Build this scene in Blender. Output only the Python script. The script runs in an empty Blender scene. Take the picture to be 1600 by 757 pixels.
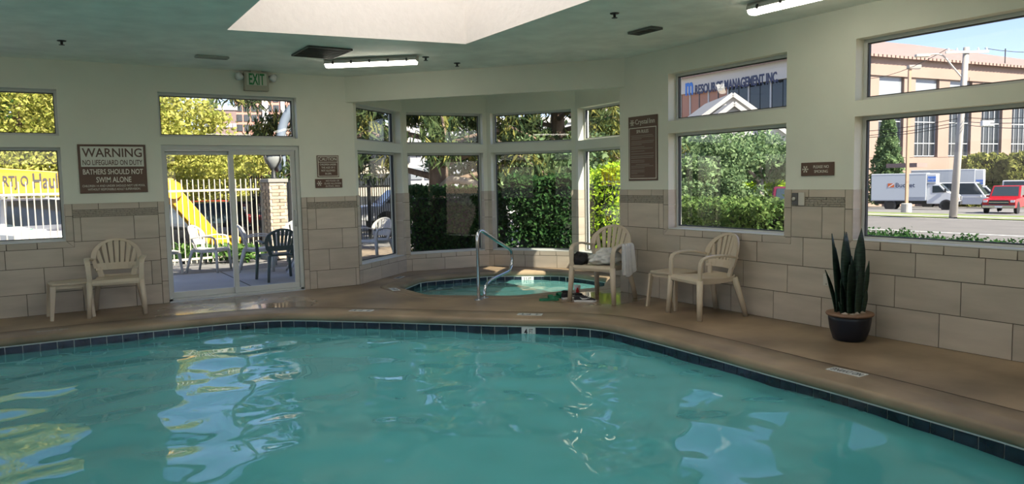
import bpy, bmesh, math, random
from mathutils import Vector, Matrix, noise
from mathutils.geometry import tessellate_polygon
random.seed(7)
PI = math.pi
S = bpy.context.scene
COL = S.collection
D = bpy.data

# ---------------------------------------------------------------- camera
FPX, YAW, PITCH, ROLL, CAMH = 1156.85, 0.56060, 0.08279, -0.01947, 1.5
def cam_axes():
    cy, sy, cp, sp = math.cos(YAW), math.sin(YAW), math.cos(PITCH), math.sin(PITCH)
    f = Vector((sy*cp, cy*cp, -sp)); r = Vector((cy, -sy, 0)); u = r.cross(f)
    cr, sr = math.cos(ROLL), math.sin(ROLL)
    return r*cr + u*sr, u*cr - r*sr, f
CR, CU, CF = cam_axes()
cam = D.cameras.new('camera'); camo = D.objects.new('camera', cam); COL.objects.link(camo)
cam.sensor_width = 36; cam.lens = FPX*36/1600; cam.clip_start = 0.05; cam.clip_end = 2000
M = Matrix((CR, CU, -CF)).transposed().to_4x4(); M.translation = (0, 0, CAMH)
camo.matrix_world = M
S.camera = camo
def ray(px, py):
    return CF + CR*((px-800)/FPX) - CU*((py-378.5)/FPX)
def at(px, py, d):
    """point on the pixel's ray at horizontal distance d from the viewer"""
    v = ray(px, py); t = d/math.hypot(v.x, v.y); return Vector((0, 0, CAMH)) + v*t
def onz(px, py, z=0.):
    v = ray(px, py); t = (z-CAMH)/v.z; return Vector((0, 0, CAMH)) + v*t

# ---------------------------------------------------------------- world, sun, exposure
SUN_HEAD, SUN_EL = math.radians(-74), math.radians(40)
W = D.worlds.new('world'); S.world = W; W.use_nodes = True
wn = W.node_tree.nodes; wl = W.node_tree.links
bg = wn['Background']; sky = wn.new('ShaderNodeTexSky')
sky.sky_type = 'NISHITA'; sky.sun_disc = False; sky.sun_elevation = SUN_EL
sky.sun_rotation = PI/2 - SUN_HEAD
sky.altitude = 1300; sky.air_density = 1.0; sky.dust_density = 1.0; sky.ozone_density = 3.0
wb = wn.new('ShaderNodeMix'); wb.data_type = 'RGBA'; wb.blend_type = 'MULTIPLY'; wb.inputs['Factor'].default_value = 1; wb.inputs['B'].default_value = (1.10, .91, .95, 1)   # camera white balance
wl.new(sky.outputs[0], wb.inputs['A']); wl.new(wb.outputs['Result'], bg.inputs[0]); bg.inputs[1].default_value = 0.12
sun = D.lights.new('sun', 'SUN'); suno = D.objects.new('sun', sun); COL.objects.link(suno)
sun.energy = 6.3; sun.angle = math.radians(0.6); sun.color = (1, .90, .76)
sd = Vector((math.cos(SUN_HEAD)*math.cos(SUN_EL), math.sin(SUN_HEAD)*math.cos(SUN_EL), math.sin(SUN_EL)))
suno.rotation_euler = sd.to_track_quat('Z', 'Y').to_euler(); suno.location = (20, -30, 40)
S.view_settings.view_transform = 'Standard'; S.view_settings.look = 'None'
S.view_settings.gamma = 1; S.view_settings.use_curve_mapping = False
S.view_settings.exposure = 1.33
TUBE = 5.5          # radiance of the fluorescent lenses
S.cycles.max_bounces = 10; S.cycles.diffuse_bounces = 5; S.cycles.glossy_bounces = 4
S.cycles.transparent_max_bounces = 16; S.cycles.caustics_reflective = False; S.cycles.caustics_refractive = False
S.cycles.sample_clamp_indirect = 6

# ---------------------------------------------------------------- materials
MATS = {}
def mat(name, col, rough=.55, metal=0., var=0., scale=6., bump=0., rnd=0., stretch=None, col2=None, spec=.5, emit=0., sheen=0., trans=0.):
    if name in MATS: return MATS[name]
    m = D.materials.new(name); m.use_nodes = True; MATS[name] = m
    n = m.node_tree.nodes; l = m.node_tree.links; p = n['Principled BSDF']
    c4 = (*col, 1); p.inputs['Base Color'].default_value = c4
    p.inputs['Roughness'].default_value = rough; p.inputs['Metallic'].default_value = metal
    p.inputs['Specular IOR Level'].default_value = spec
    if emit: p.inputs['Emission Color'].default_value = c4; p.inputs['Emission Strength'].default_value = emit
    out = None
    if var or bump:
        tc = n.new('ShaderNodeTexCoord'); mp = n.new('ShaderNodeMapping'); tx = n.new('ShaderNodeTexNoise')
        l.new(tc.outputs['Object'], mp.inputs[0]); l.new(mp.outputs[0], tx.inputs[0])
        if stretch: mp.inputs['Scale'].default_value = stretch
        tx.inputs['Scale'].default_value = scale; tx.inputs['Detail'].default_value = 6
        if rnd:
            oi = n.new('ShaderNodeObjectInfo'); cm = n.new('ShaderNodeCombineXYZ'); ml = n.new('ShaderNodeMath'); ml.operation = 'MULTIPLY'; ml.inputs[1].default_value = 37
            l.new(oi.outputs['Random'], ml.inputs[0])
            for k in range(3): l.new(ml.outputs[0], cm.inputs[k])
            l.new(cm.outputs[0], mp.inputs['Location'])
    if var:
        mx = n.new('ShaderNodeMix'); mx.data_type = 'RGBA'
        b = col2 or tuple(min(1, c*(1+var)) for c in col); a = tuple(c*(1-var) for c in col) if not col2 else col
        mx.inputs['A'].default_value = (*a, 1); mx.inputs['B'].default_value = (*b, 1)
        rp = n.new('ShaderNodeMapRange'); rp.inputs[1].default_value = .3; rp.inputs[2].default_value = .7
        l.new(tx.outputs[0], rp.inputs[0]); l.new(rp.outputs[0], mx.inputs['Factor']); out = mx.outputs['Result']
    if rnd:
        oi = n.new('ShaderNodeObjectInfo'); hs = n.new('ShaderNodeHueSaturation'); mr = n.new('ShaderNodeMapRange')
        mr.inputs[3].default_value = 1-rnd; mr.inputs[4].default_value = 1+rnd
        l.new(oi.outputs['Random'], mr.inputs[0]); l.new(mr.outputs[0], hs.inputs['Value'])
        if out: l.new(out, hs.inputs['Color'])
        else: hs.inputs['Color'].default_value = c4
        out = hs.outputs[0]
    if out: l.new(out, p.inputs['Base Color'])
    if bump:
        bn = n.new('ShaderNodeBump'); bn.inputs['Strength'].default_value = bump; bn.inputs['Distance'].default_value = .02
        l.new(tx.outputs[0], bn.inputs['Height']); l.new(bn.outputs[0], p.inputs['Normal'])
    return m

def leafmat(name, c1, c2, trans=.35):
    if name in MATS: return MATS[name]
    m = D.materials.new(name); m.use_nodes = True; MATS[name] = m
    n = m.node_tree.nodes; l = m.node_tree.links; n.remove(n['Principled BSDF'])
    g = n.new('ShaderNodeNewGeometry'); mx = n.new('ShaderNodeMix'); mx.data_type = 'RGBA'
    mx.inputs['A'].default_value = (*c1, 1); mx.inputs['B'].default_value = (*c2, 1)
    l.new(g.outputs['Random Per Island'], mx.inputs['Factor'])
    d = n.new('ShaderNodeBsdfDiffuse'); t = n.new('ShaderNodeBsdfTranslucent'); s = n.new('ShaderNodeMixShader')
    s.inputs[0].default_value = trans
    l.new(mx.outputs['Result'], d.inputs[0]); l.new(mx.outputs['Result'], t.inputs[0])
    l.new(d.outputs[0], s.inputs[1]); l.new(t.outputs[0], s.inputs[2]); l.new(s.outputs[0], n['Material Output'].inputs[0])
    return m

def fresnel(n, l, ior):
    fr = n.new('ShaderNodeFresnel'); g = n.new('ShaderNodeNewGeometry'); m = n.new('ShaderNodeMapRange')
    m.inputs[3].default_value = ior; m.inputs[4].default_value = 1/ior
    l.new(g.outputs['Backfacing'], m.inputs[0]); l.new(m.outputs[0], fr.inputs[0]); return fr
def glassmat(name, tint=(.955, .975, .965), ior=1.33):
    m = D.materials.new(name); m.use_nodes = True; MATS[name] = m
    n = m.node_tree.nodes; l = m.node_tree.links; n.remove(n['Principled BSDF'])
    fr = fresnel(n, l, ior)
    t = n.new('ShaderNodeBsdfTransparent'); t.inputs[0].default_value = (*tint, 1)
    g = n.new('ShaderNodeBsdfGlossy'); g.inputs['Roughness'].default_value = 0.0
    s = n.new('ShaderNodeMixShader'); l.new(fr.outputs[0], s.inputs[0]); l.new(t.outputs[0], s.inputs[1]); l.new(g.outputs[0], s.inputs[2])
    l.new(s.outputs[0], n['Material Output'].inputs[0]); return m

def watermat(name, body, tint, clear=.45):
    m = D.materials.new(name); m.use_nodes = True; MATS[name] = m
    n = m.node_tree.nodes; l = m.node_tree.links; n.remove(n['Principled BSDF'])
    fr = fresnel(n, l, 1.5)
    t = n.new('ShaderNodeBsdfTransparent'); t.inputs[0].default_value = (*tint, 1)
    d = n.new('ShaderNodeBsdfDiffuse'); d.inputs[0].default_value = (*body, 1)
    g = n.new('ShaderNodeBsdfGlossy'); g.inputs['Roughness'].default_value = 0.01
    s0 = n.new('ShaderNodeMixShader'); s0.inputs[0].default_value = clear
    l.new(d.outputs[0], s0.inputs[1]); l.new(t.outputs[0], s0.inputs[2])
    s = n.new('ShaderNodeMixShader'); l.new(fr.outputs[0], s.inputs[0]); l.new(s0.outputs[0], s.inputs[1]); l.new(g.outputs[0], s.inputs[2])
    l.new(s.outputs[0], n['Material Output'].inputs[0]); return m

# ---------------------------------------------------------------- mesh helpers
def tag(o, label=None, cat=None, group=None, kind=None):
    if label: o['label'] = label
    if cat: o['category'] = cat
    if group: o['group'] = group
    if kind: o['kind'] = kind
    return o
def thing(name, label, cat=None, loc=(0, 0, 0), rz=0., group=None, kind=None):
    o = D.objects.new(name, None); COL.objects.link(o); o.empty_display_size = .1
    o.location = loc; o.rotation_euler = (0, 0, rz); return tag(o, label, cat, group, kind)
def link(name, me, parent=None, loc=None, rot=None):
    o = D.objects.new(name, me); COL.objects.link(o)
    if parent: o.parent = parent
    if loc is not None: o.location = loc
    if rot is not None: o.rotation_euler = rot
    return o
def copy_tree(o, parent=None):
    c = o.copy(); COL.objects.link(c); c.parent = parent
    for ch in o.children: copy_tree(ch, c)
    return c

class MB:
    def __init__(s): s.v = []; s.f = []
    def add(s, vs, fs):
        k = len(s.v); s.v += [tuple(p) for p in vs]; s.f += [tuple(i+k for i in f) for f in fs]; return s
    def box(s, x0, x1, y0, y1, z0, z1):
        return s.add([(x0, y0, z0), (x1, y0, z0), (x1, y1, z0), (x0, y1, z0), (x0, y0, z1), (x1, y0, z1), (x1, y1, z1), (x0, y1, z1)],
                     [(3, 2, 1, 0), (4, 5, 6, 7), (0, 1, 5, 4), (1, 2, 6, 5), (2, 3, 7, 6), (3, 0, 4, 7)])
    def hexa(s, a, b):
        """two quads of four points each, joined"""
        return s.add(list(a)+list(b), [(3, 2, 1, 0), (4, 5, 6, 7), (0, 1, 5, 4), (1, 2, 6, 5), (2, 3, 7, 6), (3, 0, 4, 7)])
    def beam(s, p, q, w, t, up=(0, 0, 1)):
        p = Vector(p); q = Vector(q); d = (q-p).normalized(); a = d.cross(Vector(up))
        if a.length < 1e-4: a = d.cross(Vector((0, 1, 0)))
        a.normalize(); b = a.cross(d); a = a*(w/2); b = b*(t/2)
        return s.hexa([p-a-b, p+a-b, p+a+b, p-a+b], [q-a-b, q+a-b, q+a+b, q-a+b])
    def prism(s, pts, z0, z1):
        n = len(pts); tri = tessellate_polygon([[Vector((p[0], p[1], 0)) for p in pts]])
        vs = [(p[0], p[1], z0) for p in pts]+[(p[0], p[1], z1) for p in pts]
        area = sum(pts[i][0]*pts[(i+1) % n][1]-pts[(i+1) % n][0]*pts[i][1] for i in range(n))
        fs = [(i, (i+1) % n, n+(i+1) % n, n+i) if area > 0 else (n+i, n+(i+1) % n, (i+1) % n, i) for i in range(n)]
        for t in tri:
            a, b, c = [Vector(pts[i][:2]) for i in t]; up = (b-a).cross(c-a) > 0
            t = t if up else t[::-1]
            fs.append(tuple(i+n for i in t)); fs.append(tuple(t[::-1]))
        return s.add(vs, fs)
    def extr(s, pts, axis, a0, a1):
        """polygon in the plane normal to axis ('x': pts=(y,z); 'y': pts=(x,z)), extruded"""
        m = MB().prism(pts, a0, a1)
        if axis == 'y': vs = [(x, z, y) for x, y, z in m.v]; fs = [f[::-1] for f in m.f]
        else: vs = [(z, x, y) for x, y, z in m.v]; fs = m.f
        return s.add(vs, fs)
    def tube(s, path, r, n=8, close=False, cap=True, flat=None):
        P = [Vector(p) for p in path]; m = len(P); k = len(s.v)
        R = r if isinstance(r, (list, tuple)) else [r]*m
        pa = None; rings = []
        for i in range(m):
            d = (P[(i+1) % m]-P[i-1] if close else P[min(i+1, m-1)]-P[max(i-1, 0)]).normalized()
            if pa is None:
                a = d.orthogonal() if abs(d.z) > .95 else d.cross(Vector((0, 0, 1)))
            else: a = pa-d*pa.dot(d)
            a.normalize(); pa = a; b = d.cross(a)
            fl = flat or 1.
            rings.append([P[i]+(a*math.cos(2*PI*j/n)+b*(fl*math.sin(2*PI*j/n)))*R[i] for j in range(n)])
        for rg in rings: s.v += [tuple(p) for p in rg]
        for i in range(m if close else m-1):
            i2 = (i+1) % m
            for j in range(n):
                j2 = (j+1) % n
                s.f.append((k+i*n+j, k+i*n+j2, k+i2*n+j2, k+i2*n+j))
        if cap and not close:
            s.f.append(tuple(k+j for j in range(n))[::-1]); s.f.append(tuple(k+(m-1)*n+j for j in range(n)))
        return s
    def lathe(s, prof, n=20, c=(0, 0, 0), axis='z'):
        k = len(s.v); m = len(prof)
        for r, z in prof:
            for j in range(n):
                x, y = r*math.cos(2*PI*j/n), r*math.sin(2*PI*j/n)
                p = (x, y, z) if axis == 'z' else ((z, x, y) if axis == 'x' else (y, z, x))
                s.v.append((c[0]+p[0], c[1]+p[1], c[2]+p[2]))
        for i in range(m-1):
            for j in range(n):
                j2 = (j+1) % n; s.f.append((k+i*n+j, k+i*n+j2, k+(i+1)*n+j2, k+(i+1)*n+j))
        if prof[0][0] > 1e-5: s.f.append(tuple(k+j for j in range(n))[::-1])
        if prof[-1][0] > 1e-5: s.f.append(tuple(k+(m-1)*n+j for j in range(n)))
        return s
    def ribbon(s, path, widths, t, across):
        """strip of given widths following a path, thickness t; across = width direction"""
        A = Vector(across).normalized(); P = [Vector(p) for p in path]; m = len(P); k = len(s.v)
        W_ = widths if isinstance(widths, (list, tuple)) else [widths]*m
        for i in range(m):
            d = (P[min(i+1, m-1)]-P[max(i-1, 0)]).normalized(); a = (A-d*A.dot(d)).normalized(); nn = d.cross(a)*(t/2); a = a*(W_[i]/2)
            s.v += [tuple(P[i]-a-nn), tuple(P[i]+a-nn), tuple(P[i]+a+nn), tuple(P[i]-a+nn)]
        for i in range(m-1):
            for j in range(4):
                j2 = (j+1) % 4; s.f.append((k+i*4+j, k+i*4+j2, k+i*4+4+j2, k+i*4+4+j))
        s.f.append((k+3, k+2, k+1, k)); e = k+(m-1)*4; s.f.append((e, e+1, e+2, e+3)); return s
    def mesh(s, name, mt, smooth=False):
        me = D.meshes.new(name); me.from_pydata(s.v, [], s.f); me.materials.append(mt)
        if smooth: me.polygons.foreach_set('use_smooth', [True]*len(me.polygons))
        me.update(); return me
    def build(s, name, mt, parent=None, smooth=False, bevel=0., loc=None, rot=None, sub=0, fix=False):
        me = s.mesh(name, mt, smooth)
        if fix:
            b = bmesh.new(); b.from_mesh(me); bmesh.ops.recalc_face_normals(b, faces=b.faces[:]); b.to_mesh(me); b.free()
        o = link(name, me, parent, loc, rot)
        if bevel:
            m = o.modifiers.new('bevel', 'BEVEL'); m.width = bevel; m.segments = 2; m.limit_method = 'ANGLE'
        if sub:
            m = o.modifiers.new('sub', 'SUBSURF'); m.levels = sub; m.render_levels = sub
        return o

def catmull(pts, step=.1, close=False):
    P = [Vector(p) for p in pts]; n = len(P); out = []
    for i in range(n if close else n-1):
        if close: a, b, c, d = P[i-1], P[i], P[(i+1) % n], P[(i+2) % n]
        else: a, b, c, d = P[max(i-1, 0)], P[i], P[i+1], P[min(i+2, n-1)]
        k = max(1, int((c-b).length/step))
        for j in range(k):
            t = j/k
            out.append(.5*((2*b)+(c-a)*t+(2*a-5*b+4*c-d)*t*t+(3*b-a-3*c+d)*t**3))
    if not close: out.append(P[-1])
    return out
def fill_holes(loops, z):
    """flat polygon: first loop outer, others holes -> (verts, faces) facing up"""
    bm = bmesh.new(); es = []
    for L in loops:
        vs = [bm.verts.new((p[0], p[1], z)) for p in L]
        es += [bm.edges.new((vs[i], vs[(i+1) % len(vs)])) for i in range(len(vs))]
    bmesh.ops.triangle_fill(bm, use_beauty=True, use_dissolve=False, edges=es, normal=(0, 0, 1))
    bm.verts.index_update()
    v = [tuple(p.co) for p in bm.verts]; f = []
    for q in bm.faces:
        ids = tuple(p.index for p in q.verts); f.append(ids if q.normal.z > 0 else ids[::-1])
    bm.free(); return v, f
def offset_loop(P, d):
    """closed counter-clockwise loop moved outwards by d"""
    n = len(P); out = []
    for i in range(n):
        t = (Vector(P[(i+1) % n])-Vector(P[i-1])).normalized(); out.append((P[i][0]+t.y*d, P[i][1]-t.x*d))
    return out
def text(name, s, mt, parent, w, h, x, z, y=-.004, align='c', rot=(PI/2, 0, 0), depth=.0015, bold=0.):
    """lettering fitted to width w and cap height h, centred (or left) on x, baseline z, in the local xz plane facing -y"""
    cu = D.curves.new(name, 'FONT'); cu.body = s; cu.extrude = .02; cu.size = 1; cu.resolution_u = 3; cu.offset = bold
    ob = D.objects.new(name, cu); COL.objects.link(ob)
    dg = bpy.context.evaluated_depsgraph_get(); me = D.meshes.new_from_object(ob.evaluated_get(dg))
    COL.objects.unlink(ob); D.objects.remove(ob)
    xs = [v.co.x for v in me.vertices]; ys = [v.co.y for v in me.vertices]
    x0, x1 = min(xs), max(xs); H = .69 if h else 1
    sx = w/(x1-x0) if w else h/H; sy = h/H if h else sx; cx = (x0+x1)/2 if align == 'c' else x0
    for v in me.vertices: v.co = ((v.co.x-cx)*sx, v.co.y*sy, v.co.z*depth/.04)
    me.materials.clear(); me.materials.append(mt)
    return link(name, me, parent, (x, y, z), rot)
# ================================================================ THE ROOM
CEIL = 3.04
YA, XB = 10.461, 6.407          # inner faces of the far (door) wall and of the street wall
XL, YN = -4.6, -2.2             # side and rear walls, outside the view
WT = .22
P = [(3.88, 10.461), (5.09, 11.47), (6.58, 11.25), (7.53, 9.95), (7.44, 8.45), (6.407, 7.503)]   # spa bay corners
paint = mat('wall_paint', (.69, .70, .60), .6, var=.03, scale=2.5, bump=.03)
ceilp = mat('ceiling_paint', (.86, .87, .79), .7, var=.09, scale=3.5, bump=.5)
shaftp = mat('shaft_paint', (.80, .77, .73), .7, var=.02, scale=14, bump=.2)
grout = mat('grout', (.10, .088, .07), .9)
tilem = mat('stone_tile', (.47, .41, .33), .42, var=.13, scale=1.6, bump=.04, rnd=.06, stretch=(1, 1, 5))
mosm = mat('mosaic_tile', (.30, .265, .21), .4, var=.3, scale=40, bump=.2, stretch=(1, 1, 3))
white_metal = mat('white_frame', (.55, .57, .54), .4)
alu = mat('aluminium', (.55, .58, .6), .35, .6)
dark_gasket = mat('gasket', (.03, .035, .035), .6)
glass = glassmat('window_glass')

def wall_cells(mb, s0, s1, z0, z1, holes, put):
    """solid wall strip with rectangular holes (s0,s1,z0,z1)"""
    xs = sorted({s0, s1, *[h[0] for h in holes], *[h[1] for h in holes]}); xs = [x for x in xs if s0 <= x <= s1]
    for a, b in zip(xs, xs[1:]):
        c = (a+b)/2; hs = sorted([h for h in holes if h[0] < c < h[1]], key=lambda h: h[2]); z = z0
        for h in hs:
            if h[2] > z+1e-5: put(a, b, z, h[2])
            z = h[3]
        if z < z1: put(a, b, z, z1)

class Frame:
    """wall frame: origin o, unit direction d along the wall, n = outward normal (away from the room)"""
    def __init__(s, o, d, n): s.o = Vector((o[0], o[1], 0)); s.d = Vector((d[0], d[1], 0)).normalized(); s.n = Vector((n[0], n[1], 0)).normalized()
    def p(s, a, e, z): return s.o+s.d*a+s.n*e+Vector((0, 0, z))
    def box(s, mb, a0, a1, e0, e1, z0, z1):
        A = [s.p(a0, e0, z0), s.p(a1, e0, z0), s.p(a1, e1, z0), s.p(a0, e1, z0)]
        B = [s.p(a0, e0, z1), s.p(a1, e0, z1), s.p(a1, e1, z1), s.p(a0, e1, z1)]
        if s.d.cross(s.n).z < 0: A = A[::-1]; B = B[::-1]
        mb.hexa(A, B)
    def ang(s): return math.atan2(s.d.y, s.d.x)
FA = Frame((0, YA), (1, 0), (0, 1)); FB = Frame((XB, 0), (0, 1), (1, 0))
FBay = []
for i in range(5):
    a, b = Vector(P[i]), Vector(P[i+1]); d = (b-a); FBay.append((Frame(a, d, (-d.y, d.x)), d.length))

# ---- openings: (a0,a1,z0,z1)
HA = [(-2.25, .191, 2.143, 2.692), (-2.25, .191, .87, 2.003), (1.287, 3.052, 2.148, 2.715), (1.292, 3.06, -.2, 2.045)]
HB = [(4.929, 6.614, 2.176, 2.741), (4.929, 6.614, .878, 2.031), (2.49, 4.177, 2.176, 2.741), (2.49, 4.177, .878, 2.031),
      (.05, 1.735, 2.176, 2.741), (.05, 1.735, .878, 2.031)]
def bay_holes(i, L):
    a1 = L-.07
    return [(.075, a1, 2.14, 2.672), (.075, a1, .285, 1.992)]

def make_wall(name, label, F, s0, s1, holes, z0=-.2, z1=CEIL+.2):
    mb = MB(); wall_cells(mb, s0, s1, z0, z1, holes, lambda a, b, c, d: F.box(mb, a, b, 0, WT, c, d))
    return tag(mb.build(name, paint), label, 'wall', kind='structure')
wall_far = make_wall('wall_far', 'painted far wall with tiled wainscot and sliding door', FA, XL-WT, P[0][0], HA)
wall_right = make_wall('wall_right', 'painted street-side wall with tiled wainscot and large windows', FB, YN-WT, P[5][1], HB)
wall_bay = thing('wall_bay', 'many-sided spa bay of low tiled walls and window piers', 'wall', kind='structure')
for i, (F, L) in enumerate(FBay):
    mb = MB(); H = bay_holes(i, L)
    wall_cells(mb, 0, L, -.2, CEIL+.2, H, lambda a, b, c, d: F.box(mb, a, b, 0, WT, c, d))
    mb.build('wall_face', paint, wall_bay)
mb = MB()
for i in range(1, 5):     # corner wedges outside the bay
    f0, f1 = FBay[i-1][0], FBay[i][0]; c = Vector((*P[i], 0)); q0 = c+f0.n*WT; q1 = c+f1.n*WT; m_ = c+(f0.n+f1.n).normalized()*WT*1.1
    mb.prism([(c.x, c.y), (q1.x, q1.y), (m_.x, m_.y), (q0.x, q0.y)], -.2, CEIL+.2)
mb.build('corner_post', paint, wall_bay)
FL = Frame((XL, 0), (0, 1), (-1, 0)); FR = Frame((0, YN), (1, 0), (0, -1))
HL = [h for k in range(4) for h in ((-1.2+k*2.8, .9+k*2.8, 2.143, 2.692), (-1.2+k*2.8, .9+k*2.8, .87, 2.003))]  # side wall windows, out of view, added to bring in more daylight
HR = [h for k in range(3) for h in ((-3.9+k*2.55, -1.8+k*2.55, 2.143, 2.692), (-3.9+k*2.55, -1.8+k*2.55, .5, 2.003))]  # rear windows behind the camera, added so sun and sky fill the room
make_wall('wall_left', 'painted wall beyond the pool with a row of added windows', FL, YN-WT, YA+WT, HL)
make_wall('wall_back', 'painted rear wall with a row of added tall windows', FR, XL-WT, XB+WT, HR)

# ---- diagonal beam over the bay mouth
b0, b1 = Vector((3.767, YA)), Vector((XB, 7.405)); c0, c1 = Vector(P[0]), Vector(P[5])
mb = MB().prism([tuple(b0), tuple(b1), tuple(c1), tuple(c0)], 2.675, CEIL+.1)
tag(mb.build('trim_1', paint, bevel=.006), 'painted header beam across the mouth of the spa bay', 'beam', kind='structure')

# ---- ceiling, skylight shaft, roof
room = [(XL, YN), (XB, YN), P[5], P[4], P[3], P[2], P[1], P[0], (XL, YA)]
def grow(poly, d):
    n = len(poly); out = []
    for i in range(n):
        a, b, c = Vector(poly[i-1]), Vector(poly[i]), Vector(poly[(i+1) % n])
        n0 = Vector(((b-a).y, -(b-a).x)).normalized(); n1 = Vector(((c-b).y, -(c-b).x)).normalized()
        out.append(tuple(b+(n0+n1)*(d/(1+n0.dot(n1)))))
    return out
SKY = [(1.62, 7.80), (1.60, 3.2), (4.07, 3.2), (4.10, 7.43)]   # counter-clockwise opening
v, f = fill_holes([grow(room, .1), SKY], CEIL)
ceiling = tag(MB().add(v, [q[::-1] for q in f]).build('ceiling', ceilp), 'textured pale ceiling around the skylight well', 'ceiling', kind='structure')
mb = MB(); SH = 1.35
for i in range(4):
    a, b = SKY[i], SKY[(i+1) % 4]
    mb.add([(*a, CEIL), (*b, CEIL), (*b, CEIL+SH), (*a, CEIL+SH)], [(0, 1, 2, 3)])
    m_ = Vector(((Vector(b)-Vector(a)).y, -(Vector(b)-Vector(a)).x)).normalized()*.1
    mb.add([(a[0]+m_.x, a[1]+m_.y, CEIL), (b[0]+m_.x, b[1]+m_.y, CEIL), (b[0]+m_.x, b[1]+m_.y, CEIL+SH), (a[0]+m_.x, a[1]+m_.y, CEIL+SH)], [(3, 2, 1, 0)])
mb.build('skylight_well', shaftp, ceiling)
dm = D.materials.new('skylight_acrylic'); dm.use_nodes = True; nn = dm.node_tree.nodes; nn.remove(nn['Principled BSDF'])
tr = nn.new('ShaderNodeBsdfTranslucent'); tr.inputs[0].default_value = (.80, .78, .74, 1)
tp = nn.new('ShaderNodeBsdfTransparent'); tp.inputs[0].default_value = (.5, .5, .5, 1)
mx = nn.new('ShaderNodeMixShader'); mx.inputs[0].default_value = .0
dm.node_tree.links.new(tr.outputs[0], mx.inputs[1]); dm.node_tree.links.new(tp.outputs[0], mx.inputs[2]); dm.node_tree.links.new(mx.outputs[0], nn['Material Output'].inputs[0])
v, f = fill_holes([grow(SKY, .1)], CEIL+SH); MB().add(v, f).build('skylight_dome', dm, ceiling)
roofm = mat('roof_membrane', (.35, .34, .33), .8)
roof = [(XL-.9, YN-.9), (XB+.95, YN-.9), (XB+.95, 7.3), (XB+.35, 7.6), *grow([P[5], P[4], P[3], P[2], P[1], P[0]], .3)[1:5], (3.9, YA+.8), (XL-.9, YA+.8)]  # unseen eaves, sized to shade the street windows and patio
mb = MB()
for z, fl in ((CEIL+.2, 1), (CEIL+.42, 0)):
    v, f = fill_holes([roof, grow(SKY, .11)], z); mb.add(v, [q[::-1] for q in f] if fl else f)
n = len(roof); mb.add([(*p, CEIL+.2) for p in roof]+[(*p, CEIL+.42) for p in roof], [(i, (i+1) % n, n+(i+1) % n, n+i) for i in range(n)])
mb.build('roof', roofm, ceiling)

# ---- pool and spa outlines (deck edge), counter-clockwise
POOL_C = [(-3.5, .95), (4.05, .95), (4.4, 1.1), (4.55, 1.45), (4.65, 1.95), (4.70, 2.42), (4.73, 2.75), (4.77, 3.24), (4.80, 3.8), (4.85, 4.5), (4.88, 5.1), (4.89, 5.6), (4.86, 5.98),
          (4.71, 6.30), (4.38, 6.63), (3.92, 7.09), (3.19, 7.86), (2.62, 8.42), (2.30, 8.70), (1.97, 8.85), (1.3, 8.95), (.4, 9.03), (-.5, 9.05), (-1.6, 9.06), (-3.3, 9.06), (-3.6, 8.8), (-3.75, 8.2), (-3.75, 1.6), (-3.7, 1.2)]
POOL = [(p.x, p.y) for p in catmull([(*p, 0) for p in POOL_C], .09, True)]
SPA_C = [(4.24, 9.93), (4.99, 10.68), (6.22, 10.60), (7.13, 9.86), (7.2, 8.75), (6.55, 8.02), (5.12, 8.12), (4.25, 8.92)]
def rounded(poly, r=.14, k=4):
    n = len(poly); out = []
    for i in range(n):
        a, b, c = Vector(poly[i-1]), Vector(poly[i]), Vector(poly[(i+1) % n])
        p = b+(a-b).normalized()*r; q = b+(c-b).normalized()*r
        for j in range(k+1):
            t = j/k; out.append(tuple(p*(1-t)**2+b*2*t*(1-t)+q*t*t))
    return out
SPA = rounded(SPA_C[::-1])
# ---- deck
def deckmat():
    m = mat('deck_concrete', (.255, .186, .118), .5, var=.45, scale=1.3, bump=.08)
    n = m.node_tree.nodes; l = m.node_tree.links; p = n['Principled BSDF']
    tc = n.new('ShaderNodeTexCoord'); nz = n.new('ShaderNodeTexNoise'); nz.inputs['Scale'].default_value = 1.1; nz.inputs['Detail'].default_value = 4
    l.new(tc.outputs['Object'], nz.inputs[0])
    # wet film: puddles trodden in by the sliding door and beside the spa
    acc = None
    for c, r in (((1.95, 9.5, 0), 1.0), ((5.9, 7.35, 0), .7)):
        vd = n.new('ShaderNodeVectorMath'); vd.operation = 'DISTANCE'; vd.inputs[1].default_value = c; l.new(tc.outputs['Object'], vd.inputs[0])
        mr = n.new('ShaderNodeMapRange'); mr.inputs[1].default_value = r*1.3; mr.inputs[2].default_value = r*.5; l.new(vd.outputs['Value'], mr.inputs[0])
        if acc is None: acc = mr.outputs[0]
        else:
            mm = n.new('ShaderNodeMath'); mm.operation = 'MAXIMUM'; l.new(acc, mm.inputs[0]); l.new(mr.outputs[0], mm.inputs[1]); acc = mm.outputs[0]
    s = n.new('ShaderNodeMath'); s.operation = 'MULTIPLY'; l.new(acc, s.inputs[0])
    n2 = n.new('ShaderNodeMapRange'); n2.inputs[1].default_value = .38; n2.inputs[2].default_value = .50; l.new(nz.outputs[0], n2.inputs[0]); l.new(n2.outputs[0], s.inputs[1])
    rr = n.new('ShaderNodeMapRange'); rr.inputs[3].default_value = .42; rr.inputs[4].default_value = .09; l.new(s.outputs[0], rr.inputs[0]); l.new(rr.outputs[0], p.inputs['Roughness'])
    return m
deck = deckmat(); copem = mat('coping_concrete', (.255, .19, .12), .5, var=.28, scale=2.2, bump=.08)
CW = .40
v, f = fill_holes([grow(room, .12), offset_loop(POOL, CW+.012), offset_loop(SPA, .26)], 0.)
floor = tag(MB().add(v, f).build('floor', deck), 'stained brown concrete pool deck', 'floor', kind='structure')
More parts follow.
